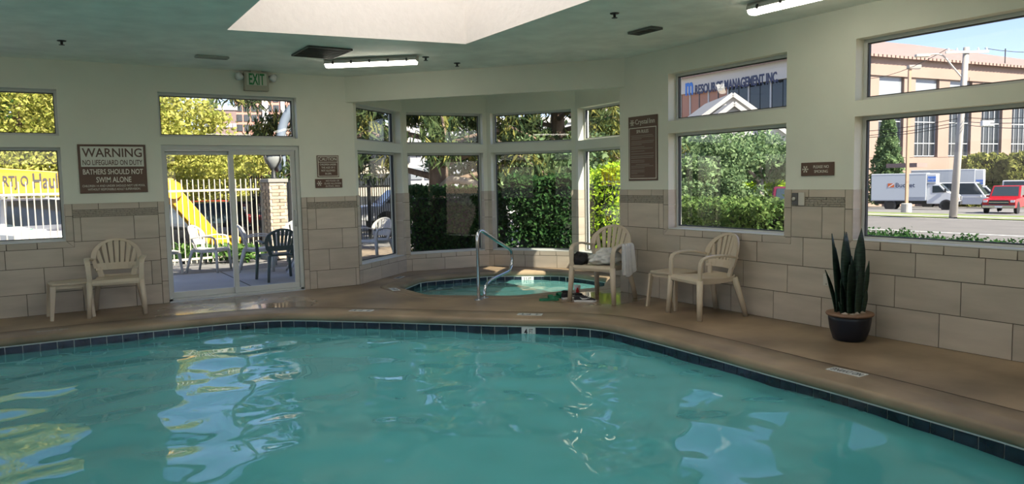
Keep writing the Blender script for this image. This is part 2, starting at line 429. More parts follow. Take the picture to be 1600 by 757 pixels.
def ring(mb, loop, prof, inward=1):
    """sweep profile [(offset outward, z)] round a closed loop"""
    k = len(mb.v); n = len(loop); loops = [offset_loop(loop, o) for o, z in prof]
    for L, (o, z) in zip(loops, prof): mb.v += [(p[0], p[1], z) for p in L]
    for i in range(len(prof)-1):
        for j in range(n):
            j2 = (j+1) % n; mb.f.append((k+i*n+j, k+i*n+j2, k+(i+1)*n+j2, k+(i+1)*n+j))
    return mb
NOSE = [(.0, -.086), (-.012, -.078), (-.016, -.05), (-.012, -.022), (.0, -.006), (.02, .0)]
SPAo = SPA
cop = ring(MB(), POOL, [(.05, -.086)]+NOSE+[(.2, .0), (CW, .0), (CW, -.03)]).build('trim_2', copem, smooth=True, fix=True)
tag(cop, 'rounded concrete coping round the swimming pool', 'coping', kind='structure')
cop2 = ring(MB(), SPAo, [(.05, -.086)]+NOSE+[(.2, .0), (.262, .0), (.262, -.03)]).build('trim_3', copem, smooth=True, fix=True)
tag(cop2, 'rounded concrete coping round the spa', 'coping', kind='structure')
MB().add(*fill_holes([grow(room, .12), offset_loop(POOL, .03), offset_loop(SPAo, .03)], -.03)).build('joint_bed', grout, floor)
plaster = mat('pool_plaster', (.55, .84, .84), .7, var=.06, scale=2)
capgrout = mat('white_grout', (.62, .64, .60), .7)
navy = mat('navy_glaze_tile', (.012, .018, .032), .16, var=.5, scale=9, rnd=.25)
lettern = mat('black_paint', (.012, .012, .014), .5)
whitetile = mat('white_glaze_tile', (.62, .64, .62), .25)
def basin(name, label, loop, zb, n300=None):
    n = len(loop); mb = MB()
    root = thing(name, label, 'pool', kind='structure')
    ring(mb, loop, [(.012, -.086), (.012, zb)]); v, f = fill_holes([loop], zb); mb.add(v, f); mb.build('basin_shell', plaster, root, fix=True)
    ring(MB(), loop, [(.012, -.082), (-.004, -.082), (-.004, -.094), (.012, -.094)]).build('grout_line', capgrout, root, fix=True)
    return root
pool = basin('pool_basin', 'plastered swimming pool basin with a navy waterline tile band', POOL, -1.35)
spa = basin('spa_basin', 'plastered spa basin with a navy waterline tile band', SPAo, -1.0)
def walk(loop, step):
    pts = [Vector(p) for p in loop]+[Vector(loop[0])]; acc = 0; out = []; nxt = 0.
    for a, b in zip(pts, pts[1:]):
        L = (b-a).length
        while nxt <= acc+L: out.append((a+(b-a)*((nxt-acc)/L), (b-a).normalized())); nxt += step
        acc += L
    return out
def band(loop, root, step, h, vis, special=()):
    tm = MB().box(-step/2+.004, step/2-.004, -.006, .006, 0, h).mesh('tile', navy); rest = MB(); marks = []
    backing = ring(MB(), loop, [(.003, -.094), (.003, -.094-h-.01)]); backing.build('tile_grout', capgrout, root, fix=True)
    for p, d in walk(loop, step):
        a = math.atan2(d.y, d.x)
        if any((p-Vector(q)).length < step*.5 for q in special):
            marks.append((p, a)); continue
        if vis(p): link('tile', tm, root, (p.x, p.y, -.096-h), (0, 0, a))
        else:
            F = Frame(p, d, (-d.y, d.x)); F.box(rest, -step/2+.004, step/2-.004, -.006, .006, -.096-h, -.096)
    if rest.v: tag(rest.build('far_tiles', navy, root), kind='stuff')
    return marks
marks = band(POOL, pool, .152, .15, lambda p: p.x > -2. and p.y > 1.5, [(4.40, 6.61)])
for p, a in marks[:1]:
    o = MB().box(-.074, .074, -.008, .006, 0, .15).build('depth_tile', whitetile, pool, loc=(p.x, p.y, -.246), rot=(0, 0, a+PI))
    o['label'] = 'white depth tile'
    text('depth_lettering', '4', lettern, o, .036, .062, -.03, .072, y=-.0095, bold=.02); text('unit_lettering', 'FT', lettern, o, .04, .05, .03, .085, y=-.0095)
marks = band(SPAo, spa, .152, .15, lambda p: p.y > 8.3 or p.x > 6.5, [(6.68, 10.23)])
for p, a in marks[:1]:
    o = MB().box(-.1, .1, -.008, .006, 0, .15).build('depth_tile', whitetile, spa, loc=(p.x, p.y, -.246), rot=(0, 0, a+PI))
    o['label'] = 'white depth tile'
    text('depth_lettering', '3.5 FT', lettern, o, .13, .06, 0, .08, y=-.0095)
# ---- water
def water(name, label, loop, z, cell, amps, mt, seed):
    xs = [p[0] for p in loop]; ys = [p[1] for p in loop]; x0, x1, y0, y1 = min(xs)-.03, max(xs)+.03, min(ys)-.03, max(ys)+.03
    nx, ny = int((x1-x0)/cell)+1, int((y1-y0)/cell)+1
    # even-odd spans per row
    L = offset_loop(loop, .03); n = len(L); vid = {}; vs = []; fs = []
    def spans(y):
        c = []
        for i in range(n):
            (ax, ay), (bx, by) = L[i], L[(i+1) % n]
            if (ay > y) != (by > y): c.append(ax+(y-ay)*(bx-ax)/(by-ay))
        c.sort(); return list(zip(c[::2], c[1::2]))
    def h(x, y):
        r = 0
        for k, (wl_, am, sx, sy) in enumerate(amps):
            r += am*noise.noise(Vector((x*sx/wl_+seed, y*sy/wl_+3.1*k, 5.7*k+seed)))
        return r
    def vert(i, j):
        if (i, j) not in vid:
            vid[i, j] = len(vs); x, y = x0+i*cell, y0+j*cell; vs.append((x, y, z+h(x, y)))
        return vid[i, j]
    for j in range(ny):
        for a, b in spans(y0+(j+.5)*cell):
            for i in range(max(0, int((a-x0)/cell)), min(nx, int((b-x0)/cell)+1)):
                fs.append((vert(i, j), vert(i+1, j), vert(i+1, j+1), vert(i, j+1)))
    o = MB(); o.v = vs; o.f = fs; o = o.build(name, mt, smooth=True); return tag(o, label, 'water', kind='stuff')
poolw = watermat('pool_water_surface', (.13, .52, .54), (.5, .86, .88), .45)
spaw = watermat('spa_water_surface', (.12, .34, .32), (.55, .85, .82), .45)
WZ = -.165
water('pool_water', 'rippled turquoise water filling the swimming pool', POOL, WZ, .035, [(.95, .030, 1, 1.1), (.40, .0165, 1.0, 1.0), (.18, .0036, 1, 1)], poolw, 2.3)
water('spa_water', 'pale rippled water filling the spa', SPAo, -.15, .035, [(.35, .006, 1, 1), (.16, .003, 1, 1)], spaw, 9.1)
p = onz(632, 745, -1.35)
o = thing('main_drain', 'round pale drain cover on the pool floor', 'drain', (p.x, p.y, -1.35))
MB().lathe([(.0, 0), (.30, 0), (.30, .02), (.26, .035), (0, .05)], 24).build('cover', mat('drain_white', (.9, .9, .88), .5), o, smooth=True)
MB().lathe([(.31, 0), (.335, 0), (.335, .03), (.31, .03)], 24).build('rim', mat('drain_white', (.9, .9, .88), .5), o)
# ================================================================ WALL TILES
TCACHE = {}
def tile_wall(parent, F, s0, s1, zt, rows, pitch, offs, holes, border=.078, cap=.078, mos=.084, skip_low=None, capwidth=.45):
    """stone tiles on the room side of a wall: courses, mosaic strip, cap row and mitred border round the openings"""
    T, G = .009, .0035
    bed = MB(); wall_cells(bed, s0, s1, 0, zt-.002, [h for h in holes if h[2] < zt], lambda a, b, c, d: F.box(bed, a, b, -.003, .004, c, d)); bed.build('grout_bed', grout, parent)
    ex = [(h[0]-border, h[1]+border, h[2]-border, h[3]) for h in holes if h[2] < zt]
    def cut(rs):
        out = [rs]
        for e in ex:
            nx = []
            for a, b, c, d in out:
                if e[0] >= b-1e-4 or e[1] <= a+1e-4 or e[2] >= d-1e-4 or e[3] <= c+1e-4: nx.append((a, b, c, d)); continue
                if c < e[2]: nx.append((a, b, c, e[2]))
                lo = max(c, e[2])
                if a < e[0]: nx.append((a, e[0], lo, d))
                if b > e[1]: nx.append((e[1], b, lo, d))
            out = nx
        return out
    ang = F.ang(); flip = F.d.cross(F.n).z < 0
    def put(name, pieces, mt):
        pieces = [q for q in pieces if q[1]-q[0] > .012 and q[3]-q[2] > .012]
        if not pieces: return
        # group touching pieces of one tile (same rectangle cut by one opening)
        groups = []
        for q in pieces:
            for g in groups:
                if any(abs(q[0]-r[0]) < 1e-4 and abs(q[2]-r[3]) < 1e-4 or abs(q[1]-r[1]) < 1e-4 and abs(q[2]-r[3]) < 1e-4 or abs(r[2]-q[3]) < 1e-4 for r in g): g.append(q); break
            else: groups.append([q])
        for g in groups:
            a0 = min(q[0] for q in g); z0 = min(q[2] for q in g)
            key = tuple(round(x, 3) for q in g for x in (q[0]-a0, q[1]-a0, q[2]-z0, q[3]-z0))+(mt.name, flip)
            if key not in TCACHE:
                mb = MB(); A1 = max(q[1] for q in g); Z1 = max(q[3] for q in g)
                for q in g:
                    l_ = q[0]-a0+(G if abs(q[0]-a0) < 1e-4 or len(g) == 1 else 0); r_ = q[1]-a0-(G if abs(q[1]-A1) < 1e-4 or len(g) == 1 else 0)
                    lo = q[2]-z0+(G if abs(q[2]-z0) < 1e-4 else 0); hi = q[3]-z0-(G if abs(q[3]-Z1) < 1e-4 or len(g) == 1 else 0)
                    e0, e1 = (-T, -.002)
                    if flip: e0, e1 = .002, T
                    mb.box(l_, r_, e0, e1, lo, hi)
                TCACHE[key] = mb.mesh(name, mt)
            link(name, TCACHE[key], parent, F.p(a0, 0, z0), (0, 0, ang))
    for r, (z0, z1) in enumerate(rows):
        o = offs[r % len(offs)]; k = math.floor((s0-o)/pitch)
        while o+k*pitch < s1:
            a, b = max(s0, o+k*pitch), min(s1, o+(k+1)*pitch); k += 1
            if b-a > .02: put('tile', cut((a, b, z0, z1)), tilem)
    if zt > 1:
        zm = rows[-1][1]; zc = zt-cap
        k = s0
        # cap row
        while k < s1-.01:
            b = min(s1, k+capwidth); put('cap_tile', cut((k, b, zc, zt)), tilem); k = b
        # mosaic strip: tiny sticks, joined
        mb = MB(); nr = 4; hh = (zc-zm)/nr; rg = random.Random(int(s0*10)+5)
        for j in range(nr):
            x = s0
            while x < s1-.01:
                b = min(s1, x+rg.uniform(.05, .12)); pr = rg.uniform(.006, .011)
                for q in cut((x, b, zm+j*hh, zm+(j+1)*hh)):
                    if q[1]-q[0] > .006: F.box(mb, q[0]+.0015, q[1]-.0015, -pr, -.002, q[2]+.0015, q[3]-.0015)
                x = b
        tag(mb.build('mosaic_strip', mosm, parent), kind='stuff')
    # borders round openings
    for h in [h for h in holes if h[2] < zt]:
        a0, a1, zb = h[0], h[1], h[2]; door = zb <= 0
        lo = 0 if door else zb-border; seg = .30
        for (x0, x1, left) in ((a0-border, a0, 1), (a1, a1+border, 0)):
            if x1 < s0 or x0 > s1: continue
            x0, x1 = max(x0, s0), min(x1, s1); z = lo
            if x1-x0 < .012: continue
            zz = [lo]+[q for q in [.29, .58, .87, 1.17] if q > lo+.05 and q < zt-.05]+[zt]
            for u, w in zip(zz, zz[1:]):
                if not door and u == lo:    # mitred corner piece
                    mb = MB(); g = G
                    pts = [(x0+g, lo+g), (x1-g, zb-g), (x1-g, w-g), (x0+g, w-g)] if left else [(x0+g, zb-g), (x1-g, lo+g), (x1-g, w-g), (x0+g, w-g)]
                    A = [F.p(p[0], -T, p[1]) for p in pts]; B = [F.p(p[0], -.002, p[1]) for p in pts]
                    mb.hexa(A, B).build('border_tile', tilem, parent, fix=True)
                else: 
                    sv = ex[:]; ex.clear(); put('border_tile', [(x0, x1, u, w)], tilem); ex.extend(sv)
        if not door:
            x = max(a0, s0); e = min(a1, s1); nseg = max(1, round((e-x)/seg)); st = (e-x)/nseg
            for k in range(nseg):
                u, w = x+k*st, x+(k+1)*st
                q0 = u-border if (k == 0 and a0 >= s0+.05) else u; q1 = w+border if (k == nseg-1 and a1 <= s1-.05) else w
                g = G; pts = [(q0+g*1.6, lo+g), (q1-g*1.6, lo+g), (w-g, zb-g), (u+g, zb-g)]
                MB().hexa([F.p(p[0], -T, p[1]) for p in pts], [F.p(p[0], -.002, p[1]) for p in pts]).build('border_tile', tilem, parent, fix=True)
tile_wall(wall_far, FA, -2.6, P[0][0], 1.322, [(0, .262), (.262, .567), (.567, .858), (.858, 1.156)], .583, [-.255, -.064, .143, .349], HA)
tile_wall(wall_right, FB, .6, P[5][1], 1.356, [(0, .296), (.296, .585), (.585, .876), (.876, 1.19)], .5685, [7.333-.5685*20, 7.163-.5685*20, 6.981-.5685*20, 6.772-.5685*20], HB)
for i, (F, L) in enumerate(FBay):
    tile_wall(wall_bay, F, 0, L, 1.33, [(0, .21), (.21, .58), (.58, .87), (.87, 1.17)], .58, [.1, .3], bay_holes(i, L), border=.075, cap=.075)
# tiled jambs of the lower windows and the bay piers
jm = MB()
def jambs(parent, F, h, zt, sides=(0, 1)):
    mb = MB()
    for sd in sides:
        x = h[0] if sd == 0 else h[1]; zz = [max(h[2], 0)]+[q for q in (.58, .87, 1.17) if q > h[2]+.05]+[zt]
        for u, w in zip(zz, zz[1:]):
            m_ = MB()
            if sd == 0: F.box(m_, x-.002, x+.007, -.008, .125, u+.003, w-.003)
            else: F.box(m_, x-.007, x+.002, -.008, .125, u+.003, w-.003)
            m_.build('jamb_tile', tilem, parent)
jambs(wall_far, FA, HA[1], 1.322); jambs(wall_right, FB, HB[1], 1.356); jambs(wall_right, FB, HB[3], 1.356)
for i, (F, L) in enumerate(FBay):
    jambs(wall_bay, F, bay_holes(i, L)[1], 1.33)
tile_sill = mat('sill_stone', (.62, .63, .60), .35, var=.05)

# ================================================================ WINDOWS AND DOOR
WN = [0]
def window(F, holes, label, sill=True):
    WN[0] += 1
    root = thing('window_%d' % WN[0], label, 'window', kind='structure')
    for k, (a0, a1, z0, z1) in enumerate(holes):
        fr = MB(); w = .032
        for q in ((a0, a1, z0, z0+w), (a0, a1, z1-w, z1), (a0, a0+w, z0+w, z1-w), (a1-w, a1, z0+w, z1-w)):
            F.box(fr, q[0], q[1], .125, .185, q[2], q[3])
        fr.build('frame', white_metal, root)
        gk = MB(); g = .010
        for q in ((a0+w, a1-w, z0+w, z0+w+g), (a0+w, a1-w, z1-w-g, z1-w), (a0+w, a0+w+g, z0+w+g, z1-w-g), (a1-w-g, a1-w, z0+w+g, z1-w-g)):
            F.box(gk, q[0], q[1], .138, .172, q[2], q[3])
        gk.build('gasket', dark_gasket, root)
        pn = MB(); F.box(pn, a0+w+g/2, a1-w-g/2, .152, .158, z0+w+g/2, z1-w-g/2); pn.build('pane', glass, root)
        if sill and k == 1:
            sl = MB(); F.box(sl, a0+.008, a1-.008, -.006, .125, z0, z0+.012); sl.build('sill', tile_sill, root)
    return root
window(FA, HA[:2], 'two-tier window in the far wall looking onto the yellow boom')
window(FB, HB[:2], 'two-tier street window between spa rules sign and switch plate')
window(FB, HB[2:4], 'two-tier street window behind the potted snake plant')
window(FB, HB[4:6], 'two-tier street window further along the street wall')
bl = ['narrow two-tier bay window beside the caution sign', 'two-tier bay window in front of the clipped hedge', 'two-tier bay window above the sunlit low wall', 'two-tier bay window in front of the bright yellow-green shrub', 'two-tier bay window behind the street wall corner']
for i, (F, L) in enumerate(FBay): window(F, bay_holes(i, L), bl[i])
for k in range(4): window(FL, HL[2*k:2*k+2], 'unseen two-tier window added for daylight in the wall beyond the pool', False)['group'] = 'added windows of the side wall'
for k in range(3): window(FR, HR[2*k:2*k+2], 'unseen two-tier window added for daylight in the rear wall', False)['group'] = 'added windows of the rear wall'
window(FA, HA[2:3], 'wide transom window above the sliding door', False)
def slide():
    root = thing('door_1', 'white framed sliding glass patio door', 'door', kind='structure')
    a0, a1, z0, z1 = 1.292, 3.06, 0., 2.045
    fr = MB()
    for q in ((a0, a1, z1-.06, z1, .03, .19), (a0, a0+.045, 0, z1-.06, .03, .19), (a1-.045, a1, 0, z1-.06, .03, .19), (a0, a1, 0, .04, .03, .19)): FA.box(fr, q[0], q[1], q[4], q[5], q[2], q[3])
    fr.build('frame', white_metal, root)
    tk = MB()
    for e in (.06, .1, .145): FA.box(tk, a0+.045, a1-.045, e, e+.008, z1-.075, z1-.06)
    tk.build('track', alu, root)
    mid = 2.155
    for k, (x0, x1, e) in enumerate(((a0+.045, mid+.03, .115), (mid-.03, a1-.045, .065))):
        sb = MB(); w = .062 if k else .058
        lw = .03 if k == 0 else w
        for q in ((x0, x1, .04, .115), (x0, x1, z1-.125, z1-.065), (x0, x0+lw, .115, z1-.125), (x1-w, x1, .115, z1-.125)): FA.box(sb, q[0], q[1], e, e+.04, q[2], q[3])
        s = sb.build('sash', white_metal, root, bevel=.004)
        pn = MB(); FA.box(pn, x0+.02, x1-.03, e+.017, e+.023, .10, z1-.11); pn.build('pane', glass, s)
        if k:
            hd = MB().tube([FA.p(x1-.03, .06, .92), FA.p(x1-.03, .02, .94), FA.p(x1-.03, .015, 1.03), FA.p(x1-.03, .02, 1.12), FA.p(x1-.03, .06, 1.14)], .011)
            hd.build('handle', white_metal, s, smooth=True)
    th = MB(); FA.box(th, a0, a1, -.02, .03, 0, .018); th.build('threshold', alu, root)
slide()
# ================================================================ FITTINGS ON WALLS AND CEILING
brown = mat('sign_brown', (.10, .052, .032), .45); cream = mat('sign_cream', (.70, .67, .58), .5); signpale = mat('sign_pale', (.66, .66, .58), .5)
def sign(name, label, loc, rz, w, h):
    r = thing(name, label, 'sign', loc, rz)
    MB().box(-w/2, w/2, -.012, 0, 0, h).build('board', brown, r, bevel=.003); return r
s = sign('pool_warning_sign', 'brown and cream WARNING no lifeguard sign beside the far window', (.739, YA-.001, 1.444), 0, .746, .598)
MB().box(-.345, .345, -.016, -.012, .325, .572).build('cream_panel', signpale, s, bevel=.002)
for t, w, h, z, m_ in (('WARNING', .655, .105, .445, brown), ('NO LIFEGUARD ON DUTY', .655, .062, .345, brown), ('BATHERS SHOULD NOT', .66, .062, .232, cream), ('SWIM ALONE', .385, .066, .132, cream),
                       ('CHILDREN 14 AND UNDER SHOULD NOT USE POOL', .69, .026, .077, cream), ('WITHOUT RESPONSIBLE ADULT SUPERVISION.', .58, .026, .034, cream)):
    text('lettering', t, m_, s, w, h, 0, z, y=-.0175 if m_ is brown else -.0135, bold=.012 if h > .05 else 0)
s = sign('spa_caution_sign', 'small square brown CAUTION sign between patio door and bay', (3.466, YA-.001, 1.600), 0, .318, .312)
def border(parent, x0, x1, z0, z1, w=.008, y=-.0125):
    MB().box(x0, x1, y-.0015, y, z0, z0+w).box(x0, x1, y-.0015, y, z1-w, z1).box(x0, x0+w, y-.0015, y, z0+w, z1-w).box(x1-w, x1, y-.0015, y, z0+w, z1-w).build('border_line', cream, parent)
border(s, -.147, .147, .012, .3); MB().box(-.139, .139, -.0145, -.0125, .212, .219).build('rule_line', cream, s)
for t, w, h, z in (('CAUTION', .25, .045, .237), ('CHILDREN UNDER', .24, .026, .170), ('THE AGE OF 5', .2, .026, .126), ('NOT ALLOWED', .2, .026, .082), ('IN SPA', .09, .026, .038)):
    text('lettering', t, cream, s, w, h, 0, z, y=-.0135)
s = sign('pool_glass_sign', 'small wide brown sign with emblem below the CAUTION sign', (3.47, YA-.001, 1.448), 0, .396, .128)
for t, w, z in (('NO FOOD OR', .20, .088), ('GLASS ALLOWED', .25, .05), ('IN POOL AREA', .21, .012)): text('lettering', t, cream, s, w, .024, .055, z, y=-.0135)
def emblem(parent, x, z, r, y=-.0145):
    mb = MB()
    for k in range(6):
        a = k*PI/3; c, sn = math.cos(a), math.sin(a)
        mb.beam((x, y, z), (x+r*c, y, z+r*sn), r*.16, .002, (0, 1, 0))
        for sg in (-1, 1):
            b = a+sg*.7; q = (x+r*.55*c, y, z+r*.55*sn); mb.beam(q, (q[0]+r*.36*math.cos(b), y, q[2]+r*.36*math.sin(b)), r*.12, .002, (0, 1, 0))
    mb.build('snowflake_emblem', cream, parent)
emblem(s, -.14, .065, .038)
s = sign('spa_rules_sign', 'tall brown spa rules board with many lines of fine print', (XB-.001, 7.055, 1.467), -PI/2, .532, .812)
text('title_lettering', 'Crystal', cream, s, .235, .06, -.015, .712, y=-.0135); text('title_lettering', 'Inn', cream, s, .095, .06, .175, .712, y=-.0135); emblem(s, -.19, .735, .042)
border(s, -.25, .25, .025, .67, .009)
text('lettering', 'SPA RULES', cream, s, .22, .04, 0, .6, y=-.0135)
dim = mat('sign_fine_print', (.24, .20, .16), .5); rg = random.Random(3); z = .565; mb = MB()
while z > .05:
    w = rg.choice((.42, .4, .41, .25, .12, .2)); x0 = -.215 if rg.random() < .8 else -w/2
    mb.box(x0, x0+w, -.0135, -.012, z, z+.008); z -= rg.choice((.02, .02, .032))
tag(mb.build('fine_print', dim, s), kind='stuff')
s = sign('no_smoking_sign', 'small brown PLEASE NO SMOKING plaque between the street windows', (XB-.001, 4.558, 1.49), -PI/2, .364, .130)
text('lettering', 'PLEASE NO', cream, s, .17, .028, .045, .073, y=-.0135); text('lettering', 'SMOKING', cream, s, .15, .028, .045, .028, y=-.0135); emblem(s, -.13, .065, .036)

plate = mat('plate_cream', (.55, .53, .46), .4); steel = mat('steel', (.55, .56, .57), .25, 1.); darkm = mat('dark_metal', (.03, .03, .03), .45)
s = thing('emergency_switch', 'grey metal push switch beside a pale cover plate on the tile border', 'switch', (XB-.011, 4.76, 1.20), -PI/2)
MB().box(-.075, -.005, -.012, 0, 0, .122).build('switch_plate', mat('grey_plate', (.10, .10, .10), .4), s, bevel=.002)
MB().lathe([(.018, -.012), (.018, -.03), (.012, -.034), (0, -.035)], 12, (-.045, 0, .062), 'y').build('button', plate, s, smooth=True, fix=True)
MB().box(0, .07, -.014, 0, -.004, .126).build('cover_plate', plate, s, bevel=.003)
s = thing('wall_outlet', 'pale rectangular outlet plate low on the tiled wall', 'outlet', (XB-.011, 4.433, .42), -PI/2)
MB().box(-.036, .036, -.008, 0, 0, .118).build('plate', plate, s, bevel=.002)
for z in (.015, .103): MB().lathe([(.005, -.008), (.005, -.0105), (0, -.011)], 8, (0, 0, z), 'y').build('screw', darkm, s, fix=True)

# exit sign with twin lamp heads
e = thing('exit_sign', 'green lettered EXIT sign with twin emergency lamps above the sliding door', 'exit sign', (2.505, YA-.05, 2.775))
exb = mat('exit_housing', (.36, .35, .27), .5); exg = mat('exit_green', (.005, .20, .05), .5); lampg = mat('lamp_reflector', (.7, .72, .72), .15, .3)
MB().box(-.16, .16, -.04, .05, 0, .245).build('housing', exb, e, bevel=.006)
MB().box(-.13, .13, -.044, -.04, .072, .232).build('face_panel', mat('exit_face', (.50, .55, .45), .45), e)
text('lettering', 'EXIT', exg, e, .205, .145, 0, .08, y=-.046, bold=.02)
MB().box(-.07, .07, -.03, .03, .245, .265).build('canopy', exb, e)
for sg in (-1, 1):
    MB().beam((sg*.155, 0, .2), (sg*.195, -.01, .2), .02, .02).build('arm', darkm, e)
    hd = MB().lathe([(.0, .05), (.03, .045), (.05, .0), (.056, -.03), (.0, -.022)], 14).build('lamp_head', lampg, e, smooth=True, loc=(sg*.225, -.03, .185), rot=(.7, sg*.6, 0), fix=True)

# fluorescent fixtures
body_g = mat('fixture_body', (.45, .45, .42), .5)
def lensmat():
    m = mat('fluorescent_lens', (1, .93, .78), .4); p = m.node_tree.nodes['Principled BSDF']
    p.inputs['Emission Color'].default_value = (1, .93, .78, 1); p.inputs['Emission Strength'].default_value = TUBE; return m
lens = lensmat()
def fixture(a, b, label):
    a = Vector(a); b = Vector(b); c = (a+b)/2; L = (b-a).length
    r = thing('ceiling_light', label, 'ceiling light', (c.x, c.y, CEIL-.105), math.atan2(b.y-a.y, b.x-a.x), 'fluorescent ceiling lights')
    prof = [(-.07, .04), (-.062, .075), (-.03, .104), (.03, .104), (.062, .075), (.07, .04)]
    MB().extr(prof, 'x', -L/2, L/2).build('housing', body_g, r, fix=True)
    pr = [(-.062, .04), (-.058, .015), (-.035, .0), (.035, .0), (.058, .015), (.062, .04)]
    MB().extr(pr, 'x', -L/2+.012, L/2-.012).build('lens', lens, r, fix=True)
    for k in (-.4, -.2, 0, .2, .4):
        for sg in (-1, 1): MB().box(k*L-.012, k*L+.012, sg*.068-.004, sg*.068+.004, .03, .07).build('latch', darkm, r)
    for sg in (-1, 1): MB().box(sg*L/2-.006, sg*L/2+.006, -.05, .05, .03, .1).build('end_cap', body_g, r)
    return r
fixture((3.035, 9.085), (3.927, 8.34), 'lit fluorescent fixture near the EXIT sign and bay header')
fixture((5.455, 4.587), (5.50, 3.40), 'lit fluorescent fixture along the street windows')
for a, b, t in (((5.45, 1.7), (5.45, .5), 'over the deck at the far end of the street windows'), ((.9, -.9), (2.1, -.9), 'over the middle of the rear deck'), ((-3.4, 7.6), (-3.4, 6.4), 'over the side deck near the far wall'), ((-3.4, 3.2), (-3.4, 2.0), 'over the side deck near the rear wall'),
                ((-2.6, 9.75), (-1.4, 9.75), 'over the far deck beside the side wall'), ((-2.4, -.9), (-1.2, -.9), 'over the rear deck corner by the side wall'), ((3.9, -.9), (5.1, -.9), 'over the rear deck corner by the street wall'), ((-3.4, 5.4), (-3.4, 4.2), 'over the middle of the side deck')):
    fixture(a, b, 'unseen fluorescent fill light added '+t)  # these fixtures are out of view, added as fill for the room

vent_d = mat('vent_dark', (.015, .017, .016), .6)
def vent(label, pts, frame, n):
    c = sum((Vector(p) for p in pts), Vector((0, 0)))/4; r = thing('ceiling_vent', label, 'vent', (c.x, c.y, CEIL))
    q = [Vector(p)-c for p in pts]
    MB().hexa([(*p, -.012) for p in q], [(*p, -.001) for p in q]).build('recess', vent_d, r, fix=True)
    mb = MB()
    for i in range(4): mb.beam((*q[i], -.014), (*q[(i+1) % 4], -.014), .018, .02)
    mb.build('frame', frame, r)
    for k in range(n):
        t = (k+.5)/n; a = q[0].lerp(q[3], t); b = q[1].lerp(q[2], t); MB().beam((*a, -.016), (*b, -.016), .012, .006).build('slat', frame, r)
vent('large dark return air grille beside the skylight well', [(2.57, 8.25), (3.07, 8.25), (3.06, 8.9), (2.57, 8.9)], mat('vent_frame_dark', (.05, .055, .05), .5), 9)
vent('narrow slot vent above the EXIT sign', [(1.6, 9.38), (1.95, 9.38), (1.95, 9.5), (1.6, 9.5)], mat('vent_frame_pale', (.3, .33, .29), .5), 3)
vent('small square ceiling vent near the bay header', [(5.31, 5.72), (5.46, 5.72), (5.46, 6.07), (5.31, 6.07)], mat('vent_frame_grey', (.10, .11, .10), .5), 4)
def sprinkler(x, y, label):
    r = thing('sprinkler', label, 'sprinkler', (x, y, CEIL), 0, 'ceiling sprinklers')
    MB().lathe([(.045, 0), (.04, -.008), (.014, -.01), (.012, -.04), (0, -.041)], 12).build('escutcheon', darkm, r, smooth=True, fix=True)
    MB().lathe([(0, -.04), (.028, -.042), (.028, -.046), (0, -.047)], 10).build('deflector', darkm, r, fix=True)
sprinkler(.243, 9.1, 'dark sprinkler head over the deck by the far window'); sprinkler(4.6, 5.45, 'dark sprinkler head beside the small square vent')
sprinkler(4.07, 8.4, 'dark sprinkler head at the end of the lit fixture'); sprinkler(4.64, 8.65, 'dark sprinkler head in front of the bay header')

